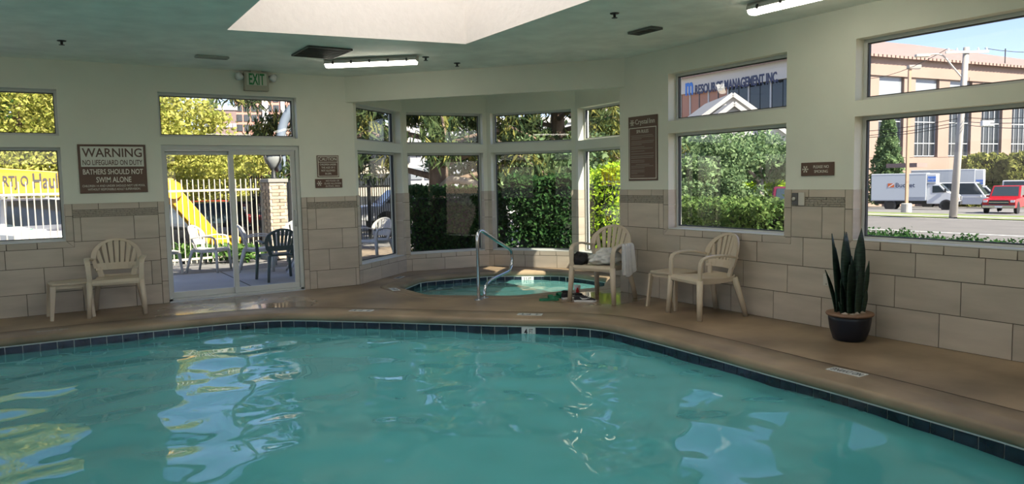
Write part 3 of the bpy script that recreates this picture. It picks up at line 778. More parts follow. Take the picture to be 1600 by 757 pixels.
# ================================================================ FURNITURE
beige = mat('beige_plastic', (.54, .455, .335), .38, var=.04, scale=3); green_pl = mat('green_plastic', (.085, .115, .105), .4); white_pl = mat('white_plastic', (.52, .50, .46), .4)
PROTO = {}
def chair(mt, label, loc, rz, group=None, sc=1.):
    if mt.name in PROTO:
        r = copy_tree(PROTO[mt.name]); r.location = loc; r.rotation_euler = (0, 0, rz); r.scale = (sc,)*3
        for k in ('label', 'group'):
            if k in r: del r[k]
        return tag(r, label, 'chair', group)
    r = thing('plastic_chair', label, 'chair', loc, rz, group); r.scale = (sc,)*3; PROTO[mt.name] = r
    path = [(0, -.272, .375), (0, -.278, .405), (0, -.262, .428), (0, -.2, .432), (0, -.05, .42), (0, .1, .415), (0, .2, .43), (0, .225, .45)]
    MB().ribbon(path, [.50, .50, .50, .49, .47, .45, .42, .40], .018, (1, 0, 0)).build('seat', mt, r, smooth=False, bevel=.006)
    for sg in (-1, 1): MB().ribbon([(sg*.235, -.26, .40), (sg*.225, 0, .395), (sg*.20, .22, .41)], .05, .016, (0, 0, 1)).build('seat_apron', mt, r)
    def bp(u, v): return Vector((u, .20+.14*v-.07*(u/.27)**2, .43+.48*v))
    for sg in (-1, 1):
        MB().tube([(sg*.295, -.285, 0), (sg*.282, -.275, .2), (sg*.268, -.262, .42)], [.028, .032, .036], 8, flat=.8).build('leg', mt, r, smooth=True)
        MB().tube([(sg*.265, .325, 0), (sg*.24, .275, .2), (sg*.205, .215, .42)], [.027, .032, .038], 8, flat=.75).build('leg', mt, r, smooth=True)
        e = bp(sg*.275, .44)
        ap = catmull([(sg*.268, -.262, .41), (sg*.275, -.262, .56), (sg*.284, -.235, .645), (sg*.298, -.12, .672), (sg*.30, .03, .672), tuple(e)], .04)
        MB().ribbon(ap, [.056]*len(ap), .024, (1, 0, 0)).build('armrest', mt, r, bevel=.006)
    th = [math.radians(-8+i*(196/22)) for i in range(23)]
    arch = [bp(.275*math.cos(t), .50+.44*math.sin(t)) for t in th]
    k = len(arch); mb = MB()
    inner = [bp(.222*math.cos(t), .50+.385*math.sin(t)) for t in th]; off = Vector((0, .012, -.004))
    vs = []; fs = []
    for a, b in zip(arch, inner): vs += [a-off, b-off, b+off, a+off]
    for i in range(k-1):
        for j in range(4): fs.append((i*4+j, i*4+(j+1) % 4, i*4+4+(j+1) % 4, i*4+4+j))
    fs += [(3, 2, 1, 0), (k*4-4, k*4-3, k*4-2, k*4-1)]
    mb.add(vs, fs)
    mb.ribbon([bp(-.235, .25), bp(-.12, .25), bp(0, .25), bp(.12, .25), bp(.235, .25)], .085, .018, (0, .28, 1))
    for sg in (-1, 1): mb.ribbon([bp(sg*.17, .0), bp(sg*.185, .12), bp(sg*.2, .24)], .06, .018, (1, 0, 0)); mb.ribbon([bp(sg*.225, .22), bp(sg*.25, .46)], .045, .02, (1, 0, 0))
    mb.build('back_frame', mt, r, fix=True)
    for i in range(7):
        u0 = (i-3)*.052; u1 = (i-3)*.071; v1 = .50+.385*math.sqrt(max(0, 1-(u1/.235)**2))+.01
        q = [bp(u0+(u1-u0)*t, .27+(v1-.27)*t) for t in (0, .25, .5, .75, 1)]
        MB().ribbon(q, [.036, .04, .045, .050, .053], .014, (1, 0, 0)).build('slat', mt, r)
    return r
def side_table(mt, label, loc, rz, w=.43, h=.42, group=None):
    r = thing('side_table', label, 'table', loc, rz, group)
    a = w/2; c = .05; pts = rounded([(-a, -a), (a, -a), (a, a), (-a, a)], .06)
    MB().prism(pts, h-.022, h).build('tabletop', mt, r, bevel=.006)
    mb = MB()
    for sx, sy, ex, ey in ((-1, -1, 1, -1), (1, -1, 1, 1), (1, 1, -1, 1), (-1, 1, -1, -1)): mb.beam((sx*(a-.03), sy*(a-.03), h-.04), (ex*(a-.03), ey*(a-.03), h-.04), .014, .045)
    mb.build('apron', mt, r)
    for sx in (-1, 1):
        for sy in (-1, 1):
            MB().ribbon([(sx*(a+.012), sy*(a+.005), 0), (sx*(a-.022), sy*(a-.025), h-.03)], [.035, .062], .03, (1, 0, 0)).build('leg', mt, r, bevel=.005)
    return r
chair(beige, 'beige plastic chair beside the far window under the warning sign', (.675, 10.03, 0), -.117)
side_table(beige, 'low beige plastic table beside the chair under the warning sign', (.175, 10.09, 0), .09, .40)
chair(beige, 'beige plastic chair against the street wall with an empty seat', (6.015, 5.64, 0), math.radians(-101.5))
side_table(beige, 'low beige plastic table partly behind the empty street wall chair', (6.13, 6.23, 0), .06, .42)
chair(beige, 'beige plastic chair by the spa holding clothes and a towel', (5.80, 7.13, 0), math.radians(-68), sc=1.04)

# clothes on the spa chair
def crumple(name, label, cat, mt, c, size, rz, seed, amp=.35, n=26):
    mb = MB(); m2 = n//2+4; vs = []
    for i in range(m2+1):
        ph = PI*i/m2
        for j in range(n):
            th = 2*PI*j/n; d = Vector((math.sin(ph)*math.cos(th), math.sin(ph)*math.sin(th), math.cos(ph)))
            k = 1+amp*(noise.noise(d*1.6+Vector((seed, 0, 0)))+.6*noise.noise(d*4+Vector((0, seed, 0)))+.25*noise.noise(d*9+Vector((0, 0, seed))))
            q = d*k; vs.append((q.x*size[0], q.y*size[1], max(q.z*size[2], -size[2]*.75)))
    fs = [(i*n+j, i*n+(j+1) % n, (i+1)*n+(j+1) % n, (i+1)*n+j) for i in range(m2) for j in range(n)]
    o = mb.add(vs, fs).build(name, mt, smooth=True, loc=(c[0], c[1], c[2]+size[2]*.75), rot=(0, 0, rz), sub=1, fix=True); return tag(o, label, cat)
towelm = mat('towel_white', (.62, .62, .58), .9, var=.06, scale=20, bump=.3); blackc = mat('black_cloth', (.012, .012, .013), .9, var=.3, scale=30, bump=.3)
SC = (5.80, 7.13); fw = Vector((math.sin(math.radians(-68)), -math.cos(math.radians(-68)), 0)); rt = Vector((-fw.y, fw.x, 0))   # forward, and chair's right-hand side seen from the pool
def sp(f_, r_, z): v = Vector((SC[0], SC[1], z))+fw*f_+rt*r_; return v
tw = thing('white_towel', 'crumpled white towel draped over the seat and arm of the spa chair', 'towel', sp(.02, .05, .455))
o = crumple('towel_heap', '', '', towelm, (0, 0, 0), (.17, .27, .10), math.radians(-68), 4.2, .5); o.parent = tw
def drape():
    n, m_ = 22, 12; vs = []; rg = 0
    for i in range(n+1):
        t = i/n
        for j in range(m_+1):
            w = (j/m_-.5); spread = .16+.10*t
            ripple = .022*math.sin(j*1.9+t*2)+.012*math.sin(j*3.7+1)
            # along: from heap up over the arm (r=.31) and down outside
            if t < .3: rr, zz = .10+.22*(t/.3), .53+.18*math.sin(t/.3*PI/2)
            elif t < .4: a = (t-.3)/.1*PI; rr, zz = .335-.015*math.cos(a), .705+.012*math.sin(a)
            else: rr, zz = .35+.03*(t-.4), .70-.40*(t-.4)/.6*(1-.25*abs(w))
            ff = .02+w*spread*1.2
            q = rt*(rr+ripple*(1 if t > .38 else .3))+fw*ff; vs.append((q.x+SC[0]-tw.location.x, q.y+SC[1]-tw.location.y, zz+ripple*.3-tw.location.z))
    fs = [(i*(m_+1)+j, i*(m_+1)+j+1, (i+1)*(m_+1)+j+1, (i+1)*(m_+1)+j) for i in range(n) for j in range(m_)]
    o = MB().add(vs, fs).build('towel_drape', towelm, tw, smooth=True)
    s_ = o.modifiers.new('thick', 'SOLIDIFY'); s_.thickness = .012; o.modifiers.new('sub', 'SUBSURF').render_levels = 1
drape()
q = sp(.20, -.20, .445); crumple('black_shorts', 'bundle of black clothing at the front of the spa chair seat', 'clothing', blackc, q, (.085, .10, .095), .3, 1.7, .3)

# sneakers, sandals, cup on the deck
sole_w = mat('sole_white', (.7, .7, .68), .6); blackm = mat('sneaker_black', (.014, .014, .016), .7, var=.3, scale=60, bump=.2)
def sneaker(label, loc, rz):
    r = thing('sneaker', label, 'shoe', loc, rz, 'black sneakers by the spa')
    out = [(-.135, .0), (-.13, -.028), (-.09, -.036), (-.02, -.032), (.05, -.043), (.10, -.042), (.135, -.02), (.142, .005), (.13, .03), (.09, .04), (.03, .036), (-.04, .032), (-.1, .034), (-.13, .024)]
    MB().prism(out, 0, .026).build('sole', sole_w, r, bevel=.004)
    rings = [(-.132, .024, .075, .01), (-.115, .031, .10, .0), (-.07, .032, .098, 0), (-.02, .031, .085, 0), (.03, .036, .068, 0), (.08, .040, .052, 0), (.12, .032, .040, 0), (.138, .012, .030, 0)]
    vs = []; n = 12
    for x, w, h, _ in rings:
        for j in range(n):
            a = PI*j/(n-1); vs.append((x, w*math.cos(a), .022+(h-.022)*math.sin(a)**.7))
    fs = [(i*n+j, i*n+j+1, (i+1)*n+j+1, (i+1)*n+j) for i in range(len(rings)-1) for j in range(n-1)]+[tuple(range(n)), tuple(range((len(rings)-1)*n, len(rings)*n))[::-1]]
    MB().add(vs, fs).build('upper', blackm, r, smooth=True, fix=True)
    MB().tube([(-.12, -.02, .1), (-.09, -.027, .104), (-.05, -.022, .1), (-.03, 0, .093), (-.05, .022, .1), (-.09, .027, .104), (-.12, .02, .1), (-.132, 0, .1)], .007, 6, True).build('collar', blackm, r, smooth=True)
    mb = MB()
    for k in range(4): x = -.005+k*.022; z = .084-.0095*k*.9; mb.tube([(x, -.02, z-.006), (x+.006, 0, z+.004), (x, .02, z-.006)], .0035, 5)
    mb.build('laces', sole_w, r)
    MB().ribbon([(-.06, -.0345, .06), (-.03, -.0355, .042), (.01, -.038, .044), (.06, -.042, .054)], [.004, .016, .012, .002], .003, (0, 0, 1)).build('side_mark', sole_w, r); return r
p = onz(893, 467); sneaker('black sneaker with a white sole lying behind its pair beside the cup', (p.x, p.y, 0), math.radians(-12))
p = onz(914, 472); sneaker('black sneaker with a white sole pointing toward the chair leg', (p.x, p.y, 0), math.radians(-42))
greenf = mat('green_foam', (.01, .16, .075), .6)
def sandal(label, loc, rz):
    r = thing('sandal', label, 'sandal', loc, rz, 'green sandals by the sneakers')
    out = rounded([(-.13, -.035), (.12, -.045), (.13, .04), (-.12, .035)], .05)
    MB().prism(out, 0, .028).build('sole', greenf, r, bevel=.006)
    MB().ribbon([(.03, -.045, .02), (.02, -.035, .055), (.015, 0, .07), (.02, .035, .055), (.03, .042, .02)], .06, .008, (1, 0, 0)).build('strap', greenf, r); return r
p = onz(858, 470); sandal('green foam sandal lying flat farthest from the cup', (p.x, p.y, 0), math.radians(-25))
p = onz(872, 466); sandal('green foam sandal tucked behind the sneaker heel', (p.x, p.y, 0), math.radians(-5))
p = onz(902, 463.5); c = thing('paper_cup', 'white paper cup with a red bottle print behind the sneakers', 'cup', (p.x, p.y, 0), math.radians(-32))
MB().lathe([(.0, 0), (.032, 0), (.043, .14), (.045, .146), (.04, .146), (.03, .01), (0, .01)], 18).build('cup_body', mat('paper_white', (.75, .74, .72), .6), c, smooth=True, fix=True)
MB().ribbon([(0, -.0345, .004), (0, -.036, .03), (0, -.038, .06), (0, -.040, .085), (0, -.0415, .10), (0, -.0425, .12)], [.034, .04, .036, .038, .022, .014], .003, (1, 0, 0)).build('bottle_print', mat('print_red', (.45, .01, .015), .5), c)

# chrome hand rail at the spa
chrome = mat('chrome', (.62, .64, .65), .12, 1.)
h = thing('spa_handrail', 'polished steel grab rail standing at the spa edge', 'handrail', (4.573, 8.105, 0), math.radians(33))
rp = catmull([(0, 0, 0), (0, 0, .2), (0, 0, .5), (.0, 0, .76), (.015, 0, .835), (.07, 0, .872), (.15, 0, .862), (.35, 0, .785), (.6, 0, .69), (.85, 0, .60), (.965, 0, .553), (1.02, 0, .50), (1.03, 0, .44), (1.03, 0, .38), (1.0, 0, .315), (.91, 0, .262), (.75, 0, .245), (.5, 0, .225), (.34, 0, .205), (.23, 0, .165), (.18, 0, .11), (.165, 0, .04), (.165, 0, 0)], .03)
MB().tube(rp, .0215, 12).build('rail', chrome, h, smooth=True)
for x in (0, .165): MB().lathe([(.0, .012), (.024, .012), (.05, .008), (.055, 0), (0, 0)], 16, (x, 0, 0)).build('base_flange', steel, h, smooth=True, fix=True)

# depth and warning markers set on the deck
def marker(label, pts, word, ltr=None, plate_on=True):
    P4_ = [Vector(p) for p in pts]; c = sum(P4_, Vector((0, 0)))/4; u = (P4_[1]-P4_[0]); L = u.length; w = (P4_[2]-P4_[1]).length
    r = thing('deck_marker', label, 'floor marker', (c.x, c.y, .0), math.atan2(u.y, u.x), 'markers set in the deck')
    if plate_on: MB().box(-L/2, L/2, -w/2, w/2, .0005, .004).build('plate', whitetile, r)
    text('lettering', word, lettern if plate_on else whitetile, r, L*.88, w*.6, 0, .0045 if plate_on else .003, y=-w*.30, rot=(0, 0, 0), depth=.001); return r
def mk(label, px, word, heading, L, w, on=True):
    p = onz(*px); u = Vector((math.cos(heading), math.sin(heading))); v_ = Vector((-u.y, u.x)); c = Vector((p.x, p.y))
    return marker(label, [c-u*L/2-v_*w/2, c+u*L/2-v_*w/2, c+u*L/2+v_*w/2, c-u*L/2+v_*w/2], word, None, on)
mk('pale stencilled warning on the coping below the low table', (82, 517), 'NO DIVING', PI, .32, .08, False)
mk('white depth plate on the coping beside the patio door', (565, 486), '4 FT', math.radians(135), .28, .11)
mk('white depth plate on the coping near the chrome rail', (828, 492), '4 FT', math.radians(135), .28, .11)
mk('white NO DIVING plate on the coping near the potted plant', (1323, 582), 'NO DIVING', PI/2, .28, .115)
mk('white plate on the deck in front of the narrow bay window', (624, 434), 'NO DIVING', math.radians(225), .26, .1)
mk('white plate on the deck at the spa corner', (616, 452.5), '3.5 FT', math.radians(260), .28, .11)

# potted snake plant
p = onz(1327, 531); pl = thing('potted_snake_plant', 'snake plant in a round navy pot standing by the street wall', 'potted plant', (p.x, p.y, 0))
potm = mat('pot_navy', (.008, .011, .02), .35); rimm = mat('pot_rim_clay', (.22, .13, .08), .6); leafd = mat('snake_leaf', (.018, .042, .026), .38, var=.6, scale=14, stretch=(1, 1, 5))
MB().lathe([(0, 0), (.125, 0), (.14, .012), (.168, .10), (.182, .19), (.183, .235), (.17, .235), (.16, .15), (0, .15)], 32).build('pot', potm, pl, smooth=True, fix=True)
MB().lathe([(.172, .228), (.198, .228), (.205, .240), (.198, .252), (.172, .252)], 32).build('pot_rim', rimm, pl, smooth=True, fix=True)
MB().lathe([(0, .225), (.1, .228), (.172, .222), (.172, .2), (0, .2)], 24).build('soil', mat('soil', (.04, .028, .02), .9), pl, fix=True)
rockm = mat('pebble', (.38, .33, .27), .7, rnd=.3); rg = random.Random(5)
for k in range(11):
    a = rg.uniform(0, 2*PI); rr = rg.uniform(.09, .15); m_ = bmesh.new(); bmesh.ops.create_icosphere(m_, subdivisions=1, radius=.032)
    for v in m_.verts: v.co *= rg.uniform(.75, 1.15); v.co.z *= .7
    me = D.meshes.new('stone'); m_.to_mesh(me); m_.free(); me.materials.append(rockm); link('stone', me, pl, (rr*math.cos(a), rr*math.sin(a), .245), (0, 0, a))
# leaves: (side offset, depth offset, lean sideways, height, width)
vr = Vector((CR.x, CR.y)).normalized(); vf = Vector((CF.x, CF.y)).normalized()
for (s0, d0, s1, h1, w1) in ((-.10, 0, -.17, .75, .07), (-.07, .04, -.115, .62, .06), (-.05, -.03, -.075, .77, .075), (-.02, .05, -.03, .50, .07), (.0, -.04, -.01, .55, .075), (.02, .02, -.03, .76, .065),
                             (.05, -.03, .075, .80, .085), (.08, .03, .12, .66, .07), (.10, -.02, .155, .50, .05), (-.11, .02, -.215, .42, .045), (.09, -.05, .125, .24, .05), (-.09, -.06, -.13, .14, .05), (.03, -.08, .05, .46, .07),
                             (-.04, -.08, -.05, .48, .075), (.0, .08, .02, .6, .06), (-.08, -.05, -.11, .34, .055)):
    pts = []; n = 9; tw_ = rg.uniform(-.5, .5)
    mb = MB(); vs = []; fs = []
    for i in range(n):
        t = i/(n-1); s_ = s0+(s1-s0)*t**1.4; d_ = d0*(1+.2*t); w = 1.3*w1*(.62+.6*t-.1*t*t)*(1 if t < .6 else max(.02, 1-((t-.6)/.4)**1.6)); a = tw_+t*.5
        c = vr*s_+vf*d_; wx = (vr*math.cos(a)+vf*math.sin(a))*(w/2); nn_ = Vector((-wx.y, wx.x)).normalized()
        cc = c+nn_*(w*.18); z = .22+h1*t
        vs += [(*(c-wx), z), (*cc, z), (*(c+wx), z), (*(cc+nn_*.008), z)]
    for i in range(n-1):
        for j in range(4): fs.append((i*4+j, i*4+(j+1) % 4, i*4+4+(j+1) % 4, i*4+4+j))
    fs += [(3, 2, 1, 0), (n*4-4, n*4-3, n*4-2, n*4-1)]
    mb.add(vs, fs).build('leaf', leafd, pl, smooth=True, fix=True)
# ================================================================ OUTSIDE
import numpy as np
RNG = np.random.default_rng(11)
SL = .028
def G(x, y=0.):
    if x < 6.4: return -.1-.45*min(1., max(0., (y-16.9)/2.2))
    return -.1-SL*max(0., x-7.9)
def ong(px, py):
    """pixel -> point on the ground that falls away towards the street"""
    v = ray(px, py); t = (-.1-CAMH)/v.z
    if v.x*t > 7.9: t = (-.1+SL*7.9-CAMH)/(v.z+SL*v.x)
    return Vector((0, 0, CAMH))+v*t
def gat(px, d):
    """ground point in the direction of a pixel column at horizontal distance d"""
    p = at(px, 280, d); return Vector((p.x, p.y, G(p.x, p.y)))
asphalt = mat('asphalt', (.15, .14, .13), .9, var=.12, scale=.8); concrete = mat('walk_concrete', (.46, .44, .40), .85, var=.1, scale=1.2)
grassm = mat('grass', (.16, .20, .06), .95, var=.35, scale=3.); mulch = mat('mulch_soil', (.22, .17, .12), .95, var=.3, scale=4)
patiom = mat('patio_concrete', (.40, .39, .37), .8, var=.08, scale=1.5); lot = mat('lot_asphalt', (.18, .172, .165), .9, var=.1, scale=.5)
def slab(name, label, poly, mt, dz, cat='ground', holes=(), flat=False):
    # sloping street side: points beyond x=7.5 fall away
    v, f = fill_holes([poly, *holes], 0.); o = MB().add([(x, y, G(x-1e-4 if flat else x, y if flat else 0)+dz) for x, y, z in v], f).build(name, mt); return tag(o, label, cat, kind='structure')
slab('ground', 'wide asphalt ground round the building', [(-150, -120), (7.9, -120), (7.9, 16.9), (-150, 16.9)], lot, -.03, holes=[grow(room, .2)])
slab('ground', 'bank falling from the fence to the side street', [(-150, 16.9), (6.4, 16.9), (6.4, 19.1), (-150, 19.1)], grassm, -.03, flat=True)
slab('ground', 'side street and car park beyond the fence', [(-150, 19.1), (6.4, 19.1), (6.4, 320), (-150, 320)], lot, -.03, flat=True)
slab('ground', 'ground beyond the bay planting', [(6.4, 16.9), (7.9, 16.9), (7.9, 320), (6.4, 320)], lot, -.03)
slab('ground', 'sloping ground falling away to the street', [(7.9, -120), (330, -120), (330, 320), (7.9, 320)], lot, -.03)
slab('ground', 'planting strip beside the street wall', [(XB+WT, -60), (7.9, -60), (7.9, 7.2), (XB+WT, 7.2)], mulch, -.02)
slab('ground', 'planting bed round the spa bay', [(7.9, -60), (16, -60), (16, 13), (7.9, 13)], mulch, -.01)
slab('ground', 'bed of mulch beyond the bay hedges', [(4.6, 12.6), (7.5, 12.6), (7.5, 17.5), (4.6, 17.5)], mulch, -.01)
patio = slab('floor_patio', 'shaded concrete patio slab outside the sliding door', [(-5, 10.68), (3.78, 10.68), (4.75, 11.7), (5.1, 14.6), (-5, 14.6)], patiom, .0, 'patio')
mb = MB()
for x in (-3, -1.1, .8, 2.7, 4.4): mb.box(x-.012, x+.012, 10.7, 14.6, -.1, -.098)
mb.build('expansion_joint', grout, patio)
slab('ground', 'street running past the far side fence', [(-60, 24), (6.3, 25), (6.3, 30), (-60, 29)], asphalt, -.01, flat=True)
slab('ground', 'mown grass verge along the far street', [(-60, 22.5), (6.3, 23.5), (6.3, 25), (-60, 24)], grassm, .0, flat=True)
slab('road', 'grey asphalt street beyond the low hedge', [(23, -90), (42, -90), (42, 200), (23, 200)], asphalt, .0)
mb = MB()
for x in (26.5, 41.4): mb.add([(x, -90, G(x)+.012), (x+.16, -90, G(x)+.012), (x+.16, 160, G(x)+.012), (x, 160, G(x)+.012)], [(0, 1, 2, 3)])
tag(mb.build('lane_marking', mat('road_white', (.75, .74, .7), .8)), 'white painted edge lines along the street', 'road marking', kind='structure')
slab('ground', 'pale concrete kerb beyond the street', [(42, -90), (42.6, -90), (42.6, 200), (42, 200)], concrete, .1)
slab('ground', 'dry grass strip by the truck lot', [(42.6, -90), (51, -90), (51, 140), (42.6, 140)], grassm, .03)
slab('ground', 'pale footpath in the dry grass strip', [(44.6, -90), (45.9, -90), (45.9, 140), (44.6, 140)], concrete, .06)
slab('path', 'sunlit pink-grey path between the bay hedges', [(6.9, 12.2), (8.2, 12.0), (15, 22), (13, 22.5)], mat('path_pink', (.52, .47, .45), .85, var=.08), .02, 'path')

# ---------------------------------------------------------------- foliage
def leaf_mesh(name, C, size, aspect, mt, droop=0., jitter=.4):
    N = len(C); a = RNG.normal(size=(N, 3)); a[:, 2] -= droop*2; a /= np.linalg.norm(a, axis=1)[:, None]
    b = np.cross(a, RNG.normal(size=(N, 3))); b /= np.linalg.norm(b, axis=1)[:, None]
    s = size*(1+jitter*(RNG.random(N)*2-1)); L = (s*aspect)[:, None]*a/2; w = s[:, None]*b/2
    V = np.stack([C-L, C+w*.9-L*.1, C+L, C-w*.9-L*.1], 1).reshape(-1, 3)
    me = D.meshes.new(name); me.vertices.add(N*4); me.vertices.foreach_set('co', V.ravel())
    me.loops.add(N*4); me.loops.foreach_set('vertex_index', np.arange(N*4)); me.polygons.add(N)
    me.polygons.foreach_set('loop_start', np.arange(0, N*4, 4)); me.polygons.foreach_set('loop_total', np.full(N, 4)); me.materials.append(mt); me.update(); me.validate(); return me
def ball(n, c, r, lo=.55):
    d = RNG.normal(size=(n, 3)); d /= np.linalg.norm(d, axis=1)[:, None]; k = lo+(1-lo)*RNG.random(n)**.6
    return np.array(c)+d*k[:, None]*np.array(r)
bark = mat('bark', (.17, .12, .085), .95, var=.35, scale=9, bump=.6, stretch=(1, 1, .25)); barkp = mat('bark_pale', (.32, .29, .24), .9, var=.2, scale=8)
LF = {}
LF['yellow'] = leafmat('leaf_yellow_green', (.24, .28, .05), (.60, .56, .16), .4); LF['green'] = leafmat('leaf_mid_green', (.05, .13, .03), (.16, .27, .07)); LF['dark'] = leafmat('leaf_dark_green', (.018, .055, .02), (.06, .13, .04))
LF['plum'] = leafmat('leaf_plum', (.06, .02, .03), (.14, .06, .07)); LF['pine'] = leafmat('needle_green', (.03, .055, .025), (.10, .13, .05), .2); LF['gold'] = leafmat('needle_gold', (.12, .14, .04), (.30, .28, .08), .3)
LF['hedge'] = leafmat('leaf_hedge', (.05, .10, .03), (.15, .22, .07), .25); LF['lime'] = leafmat('leaf_lime', (.16, .30, .02), (.42, .55, .05)); LF['grey'] = leafmat('leaf_grey_green', (.10, .17, .08), (.24, .33, .16)); LF['jun'] = leafmat('juniper_green', (.12, .15, .04), (.33, .33, .10))
def tree(name, label, base, h, blobs, mt, n, size, trunk_r=.14, bk=bark, seed=0, group=None, aspect=1.6):
    base = Vector(base); r = thing(name, label, 'tree', base, 0, group); rg = random.Random(seed)
    top = Vector(blobs[0][0]); mb = MB(); fork = h*.38
    mb.tube([(0, 0, 0), (.03*h*.2, 0, fork*.5), (0, .02, fork)], [trunk_r, trunk_r*.85, trunk_r*.75], 8); mb.build('trunk', bk, r, smooth=True)
    for c, rad in blobs:
        c = Vector(c); m_ = Vector((c.x*.45, c.y*.45, fork+(c.z-fork)*.6)); MB().tube([(0, 0, fork*.95), tuple(m_), tuple(c)], [trunk_r*.55, trunk_r*.3, trunk_r*.1], 6).build('branch', bk, r, smooth=True)
    pts = []; tot = sum(b[1][0]*b[1][1]*b[1][2] for b in blobs)
    for c, rad in blobs:
        k = int(n*(rad[0]*rad[1]*rad[2])/tot); sub = max(4, k//90)
        cs = ball(sub, c, rad, .3)
        for q in cs: pts.append(ball(max(1, k//sub), q, np.array(rad)*.33, .1))
    link('crown', leaf_mesh('crown', np.concatenate(pts), size, aspect, LF[mt]), r); return r
def hedge(name, label, c, L, W_, H, rz, mt, n, size, core=True, rough=.12, group=None, cat='hedge'):
    c = Vector(c); r = thing(name, label, cat, c, rz, group)
    k = RNG.random((n, 3)); P_ = np.empty((n, 3)); face = RNG.random(n)
    P_[:, 0] = (k[:, 0]-.5)*L; P_[:, 1] = (k[:, 1]-.5)*W_; P_[:, 2] = k[:, 2]*H
    top = face < .35; sd = (face >= .35) & (face < .8); en = face >= .8
    P_[top, 2] = H*(1-.06*RNG.random(top.sum())); sg = np.where(RNG.random(n) < .5, -.5, .5)
    P_[sd, 1] = (sg*W_)[sd]; P_[en, 0] = (sg*L)[en]
    bump_ = np.array([noise.noise(Vector(p)*1.7) for p in P_])*rough*1.5
    cen = np.array([0, 0, H*.5]); d = P_-cen; P_ = cen+d*(1+bump_[:, None])+RNG.normal(size=(n, 3))*rough*.25
    P_[:, 2] = np.maximum(P_[:, 2], .02)
    link('foliage', leaf_mesh('foliage', P_, size, 1.5, LF[mt]), r)
    if core:
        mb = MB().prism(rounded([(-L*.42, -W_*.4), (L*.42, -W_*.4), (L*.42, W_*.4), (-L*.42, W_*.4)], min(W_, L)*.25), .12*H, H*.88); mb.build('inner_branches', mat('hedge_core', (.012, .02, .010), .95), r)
        st = MB()
        for k_ in range(5): x = (k_-2)*L*.17; st.tube([(x, 0, 0), (x+.04, .03, H*.3)], .018, 5)
        st.build('stems', bark, r); r.children[-1]['kind'] = 'stuff'
    return r

# trees on the patio side
g = gat(30, 26); tree('locust_tree', 'yellow-green locust tree behind the yellow boom lettering', g, 7.5, [((0, 0, 4.6), (3.6, 3., 2.2)), ((-2.5, 0, 3.6), (2.6, 2.2, 1.6)), ((2.2, -.5, 3.6), (2.4, 2, 1.5)), ((.5, -.8, 2.7), (2.6, 1.6, 1.)), ((.4, .5, 6.2), (2.4, 2, 1.4))], 'yellow', 34000, .09, .17, seed=1)
g = gat(238, 27); tree('locust_tree', 'large yellow-green locust tree seen through the sliding door', g, 7.5, [((0, 0, 3.6), (2.4, 2, 1.5)), ((-.7, 0, 4.9), (2.0, 1.8, 1.4)), ((1.2, -.3, 2.7), (2.2, 1.8, 1.1)), ((-1.4, 0, 2.9), (2.4, 2, 1.3)), ((1.1, 0, 4.2), (1.4, 1.2, .7))], 'yellow', 32000, .085, .16, seed=2)
g = gat(345, 34); tree('locust_tree', 'smaller yellow-green tree beside the door stile', g, 5, [((0, 0, 2.6), (1.9, 1.6, 1.3)), ((.8, 0, 3.2), (1.3, 1.2, .8))], 'yellow', 12000, .1, .12, seed=3)
g = gat(385, 48); tree('street_tree', 'round mid-green street tree behind the brick pillar', g, 6, [((0, 0, 2.9), (3.0, 3, 1.2)), ((-1.8, 0, 2.5), (2.4, 2, 1.)), ((2.2, 0, 2.8), (2.2, 2, 1.1))], 'green', 9000, .17, .14, seed=4)
g = gat(470, 44); tree('plum_tree', 'purple-leaved plum tree beyond the fence corner', g, 5, [((0, 0, 2.9), (1.9, 1.8, 1.6))], 'plum', 2600, .24, .1, seed=5)
g = gat(392, 40); tree('plum_tree', 'low purple-leaved plum tree between the parked cars', g, 3.4, [((0, 0, 1.9), (2.6, 1.6, .8))], 'plum', 1800, .22, .1, seed=6)
g = gat(440, 60); tree('street_tree', 'tall green tree behind the lantern', g, 9, [((0, 0, 3.), (4.2, 4, 1.5)), ((-3, 0, 2.8), (3, 3, 1.4))], 'green', 7000, .24, .16, seed=8)
g = gat(-60, 34); tree('street_tree', 'broad green tree behind the boom', g, 9, [((0, 0, 5.2), (5, 4, 2.8))], 'green', 4500, .32, .16, seed=9)

# pine at the bay
def pine(label, base, h, r0, z0, nb, seed, ntuft, size, golden=.25):
    base = Vector(base); r = thing('pine_tree', label, 'tree', base); rg = random.Random(seed)
    MB().tube([(0, 0, 0), (.05, 0, h*.3), (0, .05, h*.65), (0, 0, h)], [.30, .24, .14, .03], 10).build('trunk', bark, r, smooth=True)
    A, Bp = [], []
    for k in range(nb):
        t = (k+rg.random()*.7)/nb; z = z0+(h-z0)*t; a = k*2.4+rg.uniform(-.4, .4); L = r0*(1-.75*t)*rg.uniform(.75, 1.1)
        e = Vector((math.cos(a)*L, math.sin(a)*L, z-.10*L+rg.uniform(-.3, .4))); m_ = Vector((e.x*.5, e.y*.5, z+.12*L))
        MB().tube([(0, 0, z), tuple(m_), tuple(e)], [.085*(1-t)+.02, .05*(1-t)+.014, .01], 6).build('branch', bark, r, smooth=True)
        for j in range(ntuft):
            s = rg.uniform(.3, 1.03); q = Vector((0, 0, z)).lerp(m_, s*2) if s < .5 else m_.lerp(e, (s-.5)*2)
            q = q+Vector((rg.gauss(0, .22), rg.gauss(0, .22), rg.gauss(-.1, .16)))
            (Bp if rg.random() < golden else A).append(ball(20, q, (.30, .30, .22), .2))
    link('needles', leaf_mesh('needles', np.concatenate(A), size, 6., LF['pine'], .55), r)
    if Bp: link('golden_needles', leaf_mesh('golden_needles', np.concatenate(Bp), size, 6., LF['gold'], .7), r)
    return r
